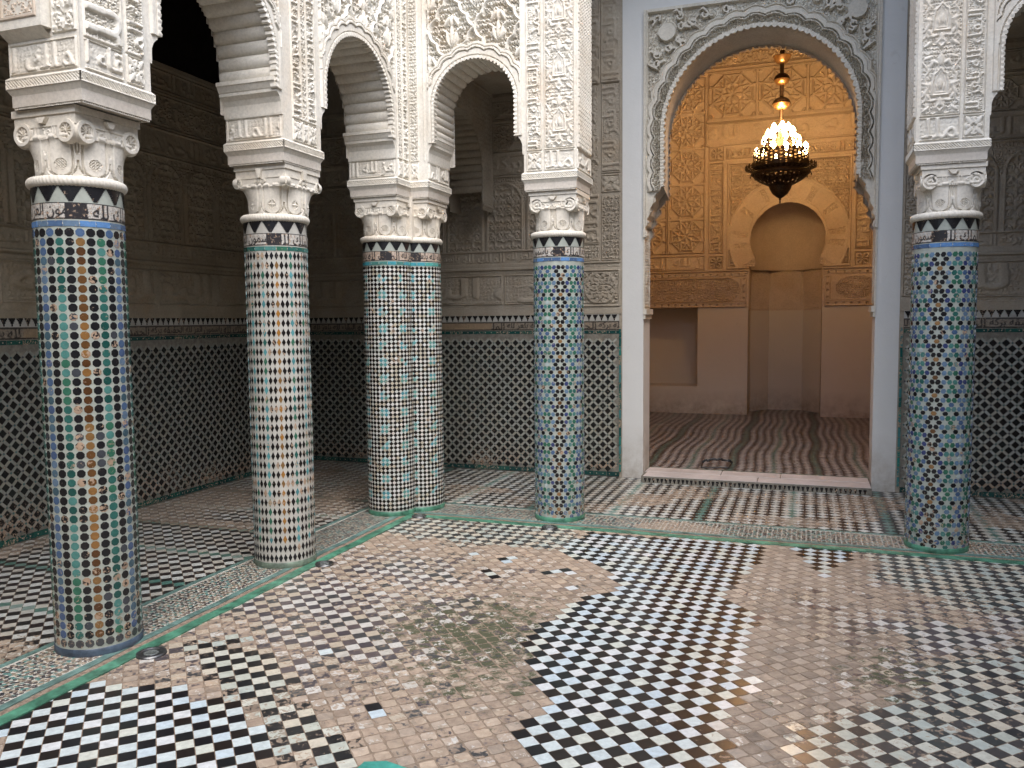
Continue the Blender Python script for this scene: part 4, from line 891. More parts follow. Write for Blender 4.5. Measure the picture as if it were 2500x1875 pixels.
for y0, y1, ar in ((3.32, 4.41, A12), (4.83, 5.90, A23)):
    ribs(LA, (cF, 0, 0), Y_, X_, ar, .42); 
    ledge(LA, (cF, y0, 0), Y_, X_, .42); ledge(LA, (cF, y1, 0), -Y_, X_, .42)
backface(LA, (cF, 0, 0), Y_, X_, 2.92, 6.56, 2.9, 4.32, (A12, A23), .42)
cv = Canvas(.15, 1.5, .0045, 0, 2.885); cv.pat(.008, 2.90, .142, 4.38, p_vine_fit(1), .012, 0, .006, .010); field('carved_side', LA, M_STUC, cv.h, planeP((-3.21, 2.898, 0), X_, Z_, -Y_, cv.U, cv.V), None, .015)
mb = MB(); mb.box(-3.48, 2.845, 2.925, -3.215, 2.90, 4.4); mb.add([(-3.478, 2.90, 2.887), (-3.218, 2.90, 2.887), (-3.218, 2.847, 2.925), (-3.478, 2.847, 2.925)], [(0, 1, 2, 3)]); mb.build('inset_panel_frame', M_STUC, LA)
cv = Canvas(.215, 1.3, .0045, 0, 2.965); cv.pat(.004, 2.969, .211, 4.26, p_vine(.105), .013, -.012, .010, .004); field('inset_panel', LA, M_OCHRE, cv.h, planeP((-3.455, 2.842, 0), X_, Z_, -Y_, cv.U, cv.V), None, .002)
# ---- back arcade, front face (u = +X)
def arcade_front(parent, yF, u0, u1, zt, ar, pier, mir):
    cv = Canvas(u1-u0, zt-2.735, .0055, u0, 2.735)
    cv.pat(u0, 3.0, u1, zt, p_sebka(.39), .036, -.020)
    arch_relief(cv, *ar, ZS-.12, .066)
    x0, x1 = pier
    cv.flat(x0-.02, 2.735, x1+.02, zt, 0)
    ks = [(.06, None, 0), (.30, p_vtext(5.2, .07, .3, .9), .011), (.04, None, 0), (.58, p_lancet_fit, .012), (.03, None, 0)]
    if mir: ks = ks[::-1]
    strips(cv, x0, x1, ks, 2.90, zt); tot = sum(q[0] for q in ks); x = x0
    for fr, fn, amp in ks:
        w = (x1-x0)*fr/tot
        if fn is not None: cv.pat(x+.004, 2.745, x+w-.004, 2.885, p_text(2.3, .1, .3) if w > .16 else p_flower, .010, 0, .004, .007)
        x += w
    return cv
cv = arcade_front(BA, bF, -3.06, -1.662, 4.36, A34, (-2.082, -1.662), False)
cv.flat(-3.06, 2.735, -2.885, 4.4, 0); strips(cv, -3.05, -2.90, [(.5, p_vine_fit(1), .010), (.25, None, 0), (.1, p_bead(.02), .004), (.1, None, 0)], 2.885, 4.4); cv.pat(-3.04, 2.742, -2.98, 2.872, p_flower, .01, 0, .004, .007)
for xx in (-2.105, -2.878): cv.flat(xx, 3.0, xx+.010, 4.4, .012)
mask = cv.cell(lambda u, v: ~((u > -2.90) & (u < -2.082) & (v < 3.02)) & ~arch_cut(u, v, *A34, 2.9, .066))
field('carved_panel', BA, M_STUC, cv.h*1.35, planeP((0, bF-.002, 0), X_, Z_, -Y_, cv.U, cv.V), mask, .03)
ribs(BA, (0, bF, 0), X_, -Y_, A34, .42, .06); ledge(BA, (-2.90, bF, 0), X_, -Y_, .42, .06); ledge(BA, (-2.082, bF, 0), -X_, -Y_, .42, .06)
backface(BA, (0, bF, 0), X_, -Y_, -3.06, -1.67, 2.9, 4.36, (A34,), .42)
cv = Canvas(.42, 4.36-2.735, .0055, 0, 2.735); cv.pat(.01, 2.742, .41, 2.885, p_text(6.2, .1, .3), .010, 0, .005, .008); cv.pat(.01, 2.90, .41, 4.35, p_net(.042), .016, 0, .006, .009)
field('carved_side', BA, M_STUC, cv.h, planeP((-1.660, bF, 0), Y_, Z_, X_, cv.U, cv.V), None, .015)
field('carved_side', RA, M_STUC, cv.h, planeP((.648, 6.51, 0), -Y_, Z_, -X_, cv.U, cv.V), None, .015)
for O in ((-2.90, bF, 0),): side_face(BA, O, Y_, X_, .42, None, 2.885, .006, base_text=3.)
cv = arcade_front(RA, 6.09, .65, 2.05, 4.36, A56, (.65, 1.07), True)
for xx in (1.082,): cv.flat(xx, 3.0, xx+.010, 4.4, .012)
mask = cv.cell(lambda u, v: ~((u > 1.07) & (u < 1.89) & (v < 3.02)) & ~arch_cut(u, v, *A56, 2.9, .066))
field('carved_panel', RA, M_STUC, cv.h*1.35, planeP((0, 6.088, 0), X_, Z_, -Y_, cv.U, cv.V), mask, .03)
ribs(RA, (0, 6.09, 0), X_, -Y_, A56, .42, .06); ledge(RA, (1.07, 6.09, 0), X_, -Y_, .42, .06); backface(RA, (0, 6.09, 0), X_, -Y_, .65, 2.05, 2.9, 4.36, (A56,), .42)
ledge(RA, (1.89, 6.09, 0), -X_, -Y_, .42, .06)

# transverse arch between the corner pier and the back wall
TA = empty('transverse_arch', (-3.3, 7.3, 0), 'shadowed stucco arch crossing the gallery behind the corner column', 'arch')
AT = (7.36, .52, 3.08)
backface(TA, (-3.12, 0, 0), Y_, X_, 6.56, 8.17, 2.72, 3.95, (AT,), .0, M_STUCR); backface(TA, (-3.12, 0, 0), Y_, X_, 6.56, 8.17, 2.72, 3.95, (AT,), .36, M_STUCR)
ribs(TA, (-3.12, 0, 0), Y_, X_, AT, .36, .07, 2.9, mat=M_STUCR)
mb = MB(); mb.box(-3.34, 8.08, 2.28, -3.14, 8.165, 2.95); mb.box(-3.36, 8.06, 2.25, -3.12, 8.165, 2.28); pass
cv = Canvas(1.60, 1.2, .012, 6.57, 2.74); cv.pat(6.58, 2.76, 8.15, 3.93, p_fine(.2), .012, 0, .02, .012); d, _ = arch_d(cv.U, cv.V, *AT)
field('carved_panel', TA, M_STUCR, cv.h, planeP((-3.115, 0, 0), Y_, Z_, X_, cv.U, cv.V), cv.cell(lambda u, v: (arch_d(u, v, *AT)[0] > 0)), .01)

# ================================================================== GALLERY WALLS
def dado(parent, O, u, n, length, first, skip=None, cornerstrips=(), z0=.07, seed=0):
    """zellij dado: mortar sheet, dark squares on the diagonal, pale strips, little green nodes, bands above"""
    O, u, n = map(lambda a: np.array(a, float), (O, u, n)); fr = lambda off: (lambda c: (O+c[:, :1]*u+c[:, 1:2]*Z_+n*off, np.repeat(u[None], len(c), 0), np.repeat(Z_[None], len(c), 0), np.repeat(n[None], len(c), 0)))
    mb = MB(); V = [O+u*a+Z_*z+n*d for d in (.001, -.05) for z in (0, 1.65) for a in (0, length)]; mb.add(V, [(0, 1, 3, 2), (4, 6, 7, 5), (0, 2, 6, 4), (1, 5, 7, 3), (2, 3, 7, 6)]); mb.build('dado_ground', M_GROUTD, parent)
    p = .0985; zt = 1.43; s0 = 0.0; ns = int(length/p)+1; nz = int((zt-z0)/p)
    cen = []; 
    for j in range(nz*2+1):
        for i in range(ns+1):
            a, z = (i+.5*(j % 2))*p+.02, z0+.012+j*p/2
            if .03 < a < length-.03 and z < zt-.02: cen.append((a, z))
    cen = np.array(cen); N_ = len(cen); wy = cen[:, 1]
    w_ = .05+.25*vnoise(cen[:, 0]+seed*3, wy, .4, 51)+.55*np.clip(.42-wy, 0, .42)/.42*vnoise(cen[:, 0]+seed, wy, .3, 52)
    sc = np.ones(N_); place_tiles(parent, 'dark_square_tile', ngon(4, .033), cen, pick([(.010, .010, .011), (.014, .012, .012), (.012, .014, .014)], N_), np.clip(w_-.1, 0, .9), fr(.0016), sc, rng.normal(0, .03, N_), .0012, .0015, M_TILE, 300, rest_name='dark_square_tiles')
    # nodes where the strips cross, and the strips between nodes
    nod = []; stp = []; rt = []
    for j in range(nz*2+1):
        for i in range(ns+2):
            a, z = (i+.5*((j+1) % 2))*p+.02, z0+.012+j*p/2
            if .01 < a < length-.01 and z < zt: nod.append((a, z))
            for sg in (-1, 1):
                aa, zz = a+sg*p/4, z+p/4
                if .012 < aa < length-.012 and zz < zt: stp.append((aa, zz)); rt.append(sg*PI/4)
    nod, stp, rt = np.array(nod), np.array(stp), np.array(rt); n1, n2 = len(nod), len(stp)
    place_tiles(parent, 'node_tile', ngon(6, .0085), nod, pick([(.06, .15, .14), (.04, .11, .12), (.1, .16, .14), (.05, .06, .08)], n1), rng.uniform(.1, .4, n1), fr(.0016), np.ones(n1), np.zeros(n1), .001, .0008, M_TILE, 0, rest_name='node_tiles')
    ww = .12+.75*np.clip(.45-stp[:, 1], 0, .45)/.45*vnoise(stp[:, 0]+seed, stp[:, 1], .35, 53)
    place_tiles(parent, 'strip_tile', np.array([(-.0255, -.0095), (.0255, -.0095), (.0255, .0095), (-.0255, .0095)]), stp, pick([(.36, .37, .33), (.31, .32, .28), (.36, .35, .29)], n2)*(1. if seed > 1 else .8), np.clip(ww, 0, .9), fr(.0016), np.ones(n2), rt, .001, .0008, M_TILE, 0, rest_name='strip_tiles')  # left gallery strips toned down, its dimmer light put into the colour
    # green band of rectangles below and above, inscription, stepped merlons
    for (zc, hh, nm) in ((.030, .044, 'skirting_tile'), (1.472, .032, 'green_band_tile')):
        L = .13; k = int(length/L); c = np.array([((i+.5)*length/k, zc) for i in range(k)]); sh = np.array([(-.5*length/k+.0015, -hh/2), (.5*length/k-.0015, -hh/2), (.5*length/k-.0015, hh/2), (-.5*length/k+.0015, hh/2)])
        place_tiles(parent, nm, sh, c, pick([(.014, .07, .062), (.018, .09, .072), (.012, .055, .052)], k), rng.uniform(.1, .42, k), fr(.004 if zc < .1 else .002), np.ones(k), np.zeros(k), .0018, .0012, M_TILE, 60, rest_name='green_tiles')
        dmc = np.array([((i+.5)*.067, zc) for i in range(int(length/.067))]); place_tiles(parent, 'pale_dot_tile', ngon(4, .006), dmc, np.tile(CRM, (len(dmc), 1)), rng.uniform(0, .4, len(dmc)), fr(.0065 if zc < .1 else .0042), np.ones(len(dmc)), np.zeros(len(dmc)), .0006, .0004, M_TILE, 0, rest_name='pale_dots')
    cv = Canvas(length, .085, .0065, 0, 1.495); t_ = np.clip(p_text(seed*1.7, .05, .5)(cv.U, cv.V-1.495, length, .085)*1.2, 0, 1); ed = (cv.V < 1.502) | (cv.V > 1.573); t_ = np.where(ed, 1, t_)
    wmask = vnoise(cv.U+seed, cv.V*2, .35, 55) > .68; C = np.array((.30, .25, .19))*(1-t_[..., None])+np.array((.03, .025, .022))*t_[..., None]; C = np.where((wmask & ~ed)[..., None], np.array((.30, .22, .14)), C)
    field('inscription_band', parent, M_PRINT, .002*(1-t_)+.002, planeP(O, u, Z_, n, cv.U, cv.V), None, .004, smooth=False, attrs={'Col': C, 'wear': np.full(C.shape[:2], .25)})
    mb = MB(); V = [O+u*a+Z_*z+n*d for d in (.0035, .0) for z in (1.585, 1.652) for a in (0, length)]; mb.add(V, [(0, 1, 3, 2), (2, 3, 7, 6), (0, 4, 5, 1)]); mb.build('pale_merlon_ground', M_GROUTC, parent)
    pm = .0655; c = np.array([((i+.5)*pm, 1.619) for i in range(int(length/pm))]); q = [(.028, .031), (.028, .018), (.021, .018), (.021, .006), (.0135, .006), (.0135, -.008), (.006, -.012), (.006, -.03)]
    sh = np.array([(-a, b_) for a, b_ in q][::-1]+q)[::-1]
    place_tiles(parent, 'black_merlon_tile', sh, c, np.tile((.013, .012, .013), (len(c), 1)), rng.uniform(0, .4, len(c)), fr(.004), np.ones(len(c)), np.zeros(len(c)), .0012, .0008, M_TILE, 60, rest_name='black_merlons')
LW = empty('gallery_wall', (XL, 5.5, 0), 'dark left gallery wall with carved blind arches above a black lattice tile dado', 'wall')
TH = -.00674; ul = np.array([math.sin(TH), math.cos(TH), 0]); nl = np.array([math.cos(TH), -math.sin(TH), 0])
O = np.array([XL, YB, 0])-ul*6.0
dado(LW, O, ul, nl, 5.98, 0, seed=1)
def wallslab(name, parent, V0, V1, mat):
    mb = MB(); mb.box(*V0, *V1); return mb.build(name, mat, parent)
def stucco_wall(cv, x0, x1, seed=0, rich=True):
    """frieze, mouldings, blind arches, upper bands; z from 1.655"""
    cv.flat(x0, 1.65, x1, 1.725, .004)
    cv.pat(x0, 1.725, x1, 1.755, p_lattice(.02), .006)
    nx = max(1, int(round((x1-x0)/.75))); w = (x1-x0)/nx
    for k in range(nx): cv.pat(x0+k*w+.012, 1.765, x0+(k+1)*w-.012, 2.075, p_text(seed+k*2.7, .16, .45, .55), .016, 0, .012, .012)
    cv.pat(x0, 2.085, x1, 2.115, p_braid(.02), .006); cv.flat(x0, 2.12, x1, 2.15, .016); cv.flat(x0, 2.15, x1, 2.19, .004)
    cv.pat(x0, 2.20, x1, 2.305, p_text(seed+4, .08, .3), .008); cv.flat(x0, 2.31, x1, 2.325, .014)
    P = .448; m = (cv.U >= x0) & (cv.U <= x1) & (cv.V > 2.33) & (cv.V < 3.07); uu = ((cv.U-x0) % P)-P/2
    d = np.where(cv.V > 2.82, np.hypot(uu, cv.V-2.82)-.195, np.abs(uu)-.195)
    h = np.where(d < -.012, -.004+.013*VINE((uu+.2)/.19, cv.V/.19), np.where(d < .008, .012, np.where(cv.V > 2.8, .009*FINE(cv.U/.1, cv.V/.1), np.where(np.abs(d-.014) < .008, .006, 0)))); cv.h = np.where(m, h, cv.h)
    cv.flat(x0, 3.075, x1, 3.09, .014); cv.pat(x0, 3.10, x1, 3.30, p_text(seed+1, .1, .4, .9), .010, 0, .01, .010); cv.flat(x0, 3.305, x1, 3.325, .014)
    cv.pat(x0, 3.335, x1, 3.62, p_star_fit(max(1, (x1-x0)/.29)), .012, 0, .01, .01); cv.flat(x0, 3.63, x1, 3.65, .014)
    cv.pat(x0, 3.66, x1, 3.84, p_text(seed+6, .1, .35, .9), .010, 0, .01, .010); cv.flat(x0, 3.85, x1, 3.90, .012)
cv = Canvas(4.6, 2.25, .013, 1.4, 1.65); stucco_wall(cv, 1.4, 6.0, 2)
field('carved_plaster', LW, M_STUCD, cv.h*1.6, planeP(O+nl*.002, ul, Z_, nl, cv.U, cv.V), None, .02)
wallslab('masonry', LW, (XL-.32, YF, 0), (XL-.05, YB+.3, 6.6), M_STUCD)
wallslab('cedar_cornice', LW, (XL-.06, YF, 3.91), (XL+.03, YB, 4.9), M_WOOD)

# ---- back wall with the doorway to the prayer room
BW = empty('doorway_wall', (-.48, YB, 0), 'back wall with the large carved doorway arch and white plaster jambs', 'wall')
dado(BW, (XL, YB, 0), X_, -Y_, -1.775-XL, 1, seed=2); dado(BW, (.785+.03, YB, 0), X_, -Y_, 4.4-.815, 1, seed=5)
# a green upright strip ends each dado beside the plaster
for nm, xx in (('l', -1.765), ('r', .80)):
    k = 15; c = np.array([(0, .10+i*(1.36/k)) for i in range(k+1)]); sh = np.array([(-.011, -.043), (.011, -.043), (.011, .043), (-.011, .043)])
    place_tiles(BW, 'upright_green_tile', sh, c, pick([(.02, .15, .12), (.03, .2, .17), (.015, .1, .09), (.06, .2, .2)], len(c)), rng.uniform(.1, .5, len(c)), lambda c, xx=xx: (np.column_stack([np.full(len(c), xx), np.full(len(c), YB-.008), c[:, 1]]), np.repeat(X_[None], len(c), 0), np.repeat(Z_[None], len(c), 0), np.repeat(-Y_[None], len(c), 0)), np.ones(len(c)), rng.normal(0, .02, len(c)), .002, .001, M_TILE, 20)
JL0, JL1, JR0, JR1 = -1.744, -1.532, .577, .778; ZT = 4.56
mb = MB(); TW = .34
mb.box(XL-.05, YB+.005, 0, JL0+.01, YB+TW, 6.6); mb.box(JR1-.01, YB+.005, 0, 4.6, YB+TW, 6.6); mb.build('masonry', M_STUCR, BW)
mb = MB(); mb.box(JL0, YB-.002, 0, JL1, YB+TW, 6.6); mb.build('plaster_jamb', M_JAMB, BW); mb = MB(); mb.box(JR0, YB-.002, 0, JR1, YB+TW, 6.6); mb.build('plaster_jamb', M_JAMB, BW)
mb = MB(); mb.box(JL1, YB-.002, ZT, JR0, YB+TW, 6.6); mb.build('plaster_lintel', M_JAMB, BW)
# carved stucco left of the doorway
cv = Canvas(JL0-.01-(-5.45), 3.92-1.65, .0085, -5.45, 1.65); stucco_wall(cv, -5.45, -2.19, 5)
cv.flat(-2.19, 1.65, JL0, 3.92, 0); cv.flat(-2.15, 1.655, JL0, 1.72, .004)
cv.pat(-2.17, 1.735, -1.765, 2.10, p_med, .016, 0, .016, .014)
cv.pat(-2.16, 2.13, -1.765, 2.16, p_text(3), .006); cv.flat(-2.17, 2.165, -1.765, 2.18, .014)
cv.pat(-2.16, 2.19, -1.975, 2.36, p_fine(.12), .012, 0, .008, .01); cv.pat(-2.16, 2.37, -1.975, 3.92, p_vtext(2, .08, .35, .8), .013, 0, .008, .010)
cv.pat(-1.955, 2.19, -1.765, 2.84, p_fine(.16), .013, 0, .008, .010); cv.pat(-1.955, 2.86, -1.765, 3.03, p_flower, .013, 0, .008, .01); cv.pat(-1.955, 3.05, -1.765, 3.92, p_vtext(4, .08, .35, .9), .011, 0, .008, .010)
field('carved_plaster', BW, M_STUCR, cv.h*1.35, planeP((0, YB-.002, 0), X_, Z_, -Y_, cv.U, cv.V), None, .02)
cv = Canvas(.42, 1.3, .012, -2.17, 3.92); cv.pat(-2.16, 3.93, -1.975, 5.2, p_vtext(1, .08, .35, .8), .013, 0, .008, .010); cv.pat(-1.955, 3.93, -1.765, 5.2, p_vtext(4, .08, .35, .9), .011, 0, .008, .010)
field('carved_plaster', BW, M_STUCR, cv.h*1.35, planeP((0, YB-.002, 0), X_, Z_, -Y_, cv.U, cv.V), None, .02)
# carved stucco right of the doorway
cv = Canvas(3.3, 3.92-1.65, .0085, JR1+.005, 1.65); stucco_wall(cv, 1.09, 4.2, 8)
cv.flat(JR1, 1.65, 1.09, 3.92, 0); cv.pat(.80, 1.78, .93, 2.45, p_vine_fit(1), .012, 0, .008, .01); cv.pat(.94, 1.78, 1.08, 2.45, p_fine(.14), .012, 0, .008, .01); cv.pat(.80, 2.47, .93, 3.0, p_fine(.13), .012, 0, .008, .01); cv.pat(.94, 2.47, 1.08, 3.0, p_vine_fit(1), .012, 0, .008, .01)
cv.pat(.80, 3.02, 1.08, 3.92, p_vtext(2, .08, .35, .7), .013, 0, .008, .01)
field('carved_plaster', BW, M_STUCR, cv.h*1.35, planeP((0, YB-.002, 0), X_, Z_, -Y_, cv.U, cv.V), None, .02)
# doorway head: carved rectangle round a lobed arch
DC, DR, DZ = -.468, .872, 3.41
cv = Canvas(JR0-JL1, ZT-2.40, .0068, JL1, 2.40)
def scroll(u, v, w, h):
    f = FINE(u/.14, v/.14)*.35; return f
cv.pat(JL1, 2.4, JR0, ZT, p_fine(.13), .012, -.020)
# bold scrolls over the fine ground
sc = []; X0 = cv.U; Y0 = cv.V; Dm = np.full(X0.shape, 9.)
r_ = np.random.default_rng(5)
def addst(pts, wd):
    global Dm
    for i in range(len(pts)-1):
        a, b_ = np.array(pts[i]), np.array(pts[i+1]); ab = b_-a; x0, x1 = sorted((a[0], b_[0])); y0, y1 = sorted((a[1], b_[1]))
        m = (X0 > x0-.05) & (X0 < x1+.05) & (Y0 > y0-.05) & (Y0 < y1+.05); t_ = np.clip(((X0[m]-a[0])*ab[0]+(Y0[m]-a[1])*ab[1])/(ab@ab+1e-12), 0, 1); Dm[m] = np.minimum(Dm[m], np.hypot(X0[m]-a[0]-t_*ab[0], Y0[m]-a[1]-t_*ab[1])-wd)
for sg in (-1, 1):
    pos = []
    for i, gx in enumerate(np.arange(.06, 1.0, .108)):
        for gy in np.arange(2.95, 4.52, .108):
            x, y = gx, gy+.054*(i % 2)
            if math.hypot(x, max(y-DZ, 0)) > DR+.205 and y < ZT-.06 and y > 2.9: pos.append((x+r_.uniform(-.015, .015), y+r_.uniform(-.015, .015), r_.uniform(0, 6.28)))
    for k, (x, y, th) in enumerate(pos):
        if math.hypot(abs(x)-.86, y-4.32) < .12: continue
        s_ = spiral(x, y, .031, r_.uniform(0, 6.28), (.8 if k % 2 else -.85), .75, 14); tail = [s_[0], s_[0]+np.array((.03, .035))*(1 if k % 3 else -1), s_[0]+np.array((.055, .02))*(1 if k % 2 else -1)]
        for q in (s_, tail): addst([(DC+sg*p[0], p[1]) for p in q], .0105)
        lf, lw = leaf(x, y, th+k, .07, .014); addst([(DC+sg*p[0], p[1]) for p in lf], .0115)
cv.h = np.where(Dm < 0, .015, cv.h)
for sg in (-1, 1):
    m = np.hypot(cv.U-DC-sg*.84, cv.V-4.33) < .085; cv.h = np.where(m, .017+.002*FINE(cv.U/.1, cv.V/.1), cv.h)
d, s_ = arch_d(cv.U, cv.V, DC, DR, DZ); P = .165; ph = np.abs(np.sin(PI*s_/P)); lob = .098+.028*ph; up = cv.V > 2.84
h = np.where(d < lob-.028, np.where(FINE(cv.U/.085, cv.V/.085) > .45, .016, -.006), 0); h = np.where((d > lob-.028) & (d < lob-.012), .024, h); h = np.where((d > lob-.012) & (d < lob-.004), -.012, h)
h = np.where((d >= lob-.004) & (d < lob+.035), .020, h); h = np.where((d >= lob+.035) & (d < lob+.055), .008, h); h = np.where((d >= lob+.055) & (d < lob+.07), .018, h); z2 = (d < .03) & (d > -.1); h = np.where(z2, .013+.002*np.sin(2*PI*s_/.03), h)
cv.h = np.where(up & (d < lob+.07) & (d > -.08), h, cv.h)
cv.h = np.where((cv.U < JL1+.022) | (cv.U > JR0-.022) | (cv.V > ZT-.03), .012, cv.h); cv.h = np.where((np.abs(cv.U-JL1-.032) < .008) | (np.abs(cv.U-JR0+.032) < .008), 0, cv.h)
def doorcut(u, v):
    d, s_ = arch_d(u, v, DC, DR, DZ); jag = .016*np.abs(np.sin(PI*s_/.06)); a = (d < -jag) & (v > 2.88)
    zc = v < 2.88; xl = -1.532+.03+.14*np.clip((v-2.50)/.38, 0, 1)**1.6+.012*np.sin(v*60); xr = .577-(.03+.13*np.clip((v-2.50)/.38, 0, 1)**1.6+.012*np.sin(v*60)); return a | (zc & (u > xl) & (u < xr))
field('arch_surround', BW, M_DOOR, cv.h*1.6, planeP((0, YB-.012, 0), X_, Z_, -Y_, cv.U, cv.V), cv.cell(lambda u, v: ~doorcut(u, v)), .05)
# soffit and jamb reveals
n_ = 160; L = DZ-2.88; tot = 2*L+PI*DR; V = []; DZR = 3.34
for s in np.linspace(0, tot, n_+1):
    if s < L: x, z = -DR, 2.88+s
    elif s > tot-L: x, z = DR, 2.88+(tot-s)
    else: a = (s-L)/DR; x, z = -DR*math.cos(a), DZ+DR*math.sin(a)
    for dy, f_ in ((-.006, 0.), (TW, -.07)): V.append((DC+x*1.004, YB+dy, z+.004+f_))
mb = MB(); mb.add(V, [(2*i, 2*i+1, 2*i+3, 2*i+2) for i in range(n_)]); mb.build('arch_soffit', M_DOOR, BW, True)
cvb = Canvas(JR0-JL1, ZT-2.40, .015, JL1, 2.40); field('rear_face', BW, M_OCHRE, cvb.h, planeP((0, YB+TW, 0), X_, Z_, Y_, cvb.U, cvb.V), cvb.cell(lambda u, v: ~doorcut(u, v+.085)), .03)
# spandrel masonry between front and rear skins
mb = MB(); steps = 40
for i in range(steps):
    x0, x1 = -1.02+i*2.04/steps, -1.02+(i+1)*2.04/steps; xm = max(abs(x0), abs(x1))
    zz = DZ+math.sqrt(max(0, (DR+.03)**2-min(xm, DR+.03)**2)) if xm < DR+.03 else 2.95
    zz = max(zz, 2.95) if min(abs(x0), abs(x1)) < DR+.03 else 2.95
    if min(abs(x0), abs(x1)) < DR+.02: zz = DZ+math.sqrt(max(0, (DR+.02)**2-min(abs(x0), abs(x1))**2))
    mb.box(DC+x0, YB+.06, zz, DC+x1, YB+TW-.01, ZT-.002)
mb.build('spandrel_fill', M_DOOR, BW)
# stepped brackets and carved reveal strips under the springing
for sg, xj in ((1, JL1), (-1, JR0)):
    pr = [(0, 2.50), (.03, 2.52), (.035, 2.58), (.06, 2.62), (.065, 2.68), (.095, 2.73), (.10, 2.79), (.135, 2.84), (.175, 2.885), (.19, 2.95), (.19, 3.0), (0, 3.0)]
    V = [(xj+sg*a, YB+dy, z) for dy in (-.008, TW-.02) for a, z in pr]; k = len(pr); mb = MB(); mb.add(V, [(i, (i+1) % k, k+(i+1) % k, k+i) for i in range(k)]+[tuple(range(k))[::-1], tuple(range(k, 2*k))]); mb.build('bracket', M_DOOR, BW)
    cv = Canvas(TW-.02, .82, .009, 0, 1.70); cv.pat(.02, 1.72, TW-.04, 2.5, p_fine(.11), .012, 0, .012, .01)
    u_, n__ = (Y_, X_) if sg > 0 else (-Y_, -X_); O = (xj+sg*.002, YB if sg > 0 else YB+TW-.02, 0)
    field('carved_reveal', BW, M_DOOR, cv.h, planeP(O, u_, Z_, n__, cv.U, cv.V), None, .004)
    mb = MB(); 
    mb.box(min(xj, xj+sg*.035), YB-.02, 1.645, max(xj, xj+sg*.035), YB+TW, 1.70); mb.box(min(xj, xj+sg*.02), YB-.012, 1.60, max(xj, xj+sg*.02), YB+TW, 1.645); mb.box(min(xj-sg*.004, xj+sg*.012), YB-.014, 1.70, max(xj-sg*.004, xj+sg*.012), YB+.02, 2.5); mb.build('corbel_moulding', M_DOOR, BW)

# threshold
TS = empty('threshold_step', (-.48, 8.1, 0), 'low worn marble threshold step in the doorway', 'step'); zt = .066; rz = [0.]
def slab(x0, y0, x1, y1):
    mb = MB(); c = .004; j = .003; V = [(x0+j, y0+j, .0), (x1-j, y0+j, .0), (x1-j, y1-j, .0), (x0+j, y1-j, .0), (x0+j, y0+j, zt-c), (x1-j, y0+j, zt-c), (x1-j, y1-j, zt-c), (x0+j, y1-j, zt-c), (x0+j+c, y0+j+c, zt), (x1-j-c, y0+j+c, zt+rng.uniform(-.001, .002)), (x1-j-c, y1-j-c, zt), (x0+j+c, y1-j-c, zt)]
    mb.add(V, [(0, 1, 5, 4), (1, 2, 6, 5), (2, 3, 7, 6), (3, 0, 4, 7), (4, 5, 9, 8), (5, 6, 10, 9), (6, 7, 11, 10), (7, 4, 8, 11), (8, 9, 10, 11)]); mb.build('marble_slab', M_MARBLE, TS)
for a, b_ in ((-1.50, -.42), (-.42, .57)): slab(a, 7.965, b_, 8.215)
for a, b_ in ((-1.525, -.78), (-.78, -.22), (-.22, .57)): slab(a, 8.222, b_, 8.47)
mb = MB(); mb.box(-1.50, 7.958, -.01, .57, 7.964, .064); mb.box(-1.52, 8.0, .0, .57, 8.46, .058); mb.build('riser_bed', M_GROUTD, TS)
c = np.array([(-1.47+i*.0405, .026) for i in range(50)]); q = [(.013, .022), (.013, .006), (.008, .002), (.008, -.009), (.004, -.014), (.004, -.02)]; sh = np.array([(-a, b_) for a, b_ in q][::-1]+q)[::-1]
place_tiles(TS, 'black_merlon_tile', sh, c, np.tile((.012, .012, .012), (50, 1)), rng.uniform(0, .5, 50), lambda c: (np.column_stack([c[:, 0], np.full(len(c), 7.956), c[:, 1]]), np.repeat(X_[None], len(c), 0), np.repeat(Z_[None], len(c), 0), np.repeat(-Y_[None], len(c), 0)), np.ones(50), np.zeros(50), .0012, .0006, M_TILE, 60)

# ================================================================== PRAYER ROOM
RY = 13.6; RC = -.32
RW = empty('mihrab_wall', (RC, RY, 0), 'lamplit carved end wall with horseshoe arch niche, seen through the doorway', 'wall')
cv = Canvas(5.0, 5.95-1.77, .0125, -2.85, 1.77)
NX0, NX1 = -.885, .21; HC, HR, HZ = -.31, .55, 2.82
cv.flat(-3, 1.7, 3, 6, 0)
for a, b_ in ((-2.85, NX0-.03), (NX1+.03, 2.15)):
    dot = lambda u, v, w, h: (np.hypot((u % .11)-.055, v-h/2) < .014)*-1.+.5
    cv.pat(a, 1.78, b_, 1.85, dot, .014, .002, .006, .012); cv.pat(a, 2.25, b_, 2.33, dot, .014, .002, .006, .012)
    if a < -1: cv.pat(-2.85, 1.86, b_-.09, 2.24, p_fine(.11), .014, -.004, .014, .012); m = (cv.U > b_-.30) & (cv.U < b_-.09) & (cv.V > 1.86) & (cv.V < 2.24) & (np.hypot(cv.U-b_+.30, cv.V-2.05) > .19); cv.h[m] = .006
    else: m = (cv.U > a+.09) & (cv.U < b_) & (cv.V > 1.86) & (cv.V < 2.24); e_ = np.hypot((cv.U-a-.45)/1.7, cv.V-2.05) < .17; cv.h = np.where(m & e_, -.004+.014*FINE(cv.U/.11, cv.V/.11), np.where(m, .005, cv.h))
    cv.pat(b_-.085 if a < -1 else a, 1.86, b_ if a < -1 else a+.085, 2.24, lambda u, v, w, h: (np.hypot(u-w/2, (v % .1)-.05) < .014)*-1.+.5, .014, .002, .006, .012)
cv.flat(-3, 2.335, 3, 2.36, .018)
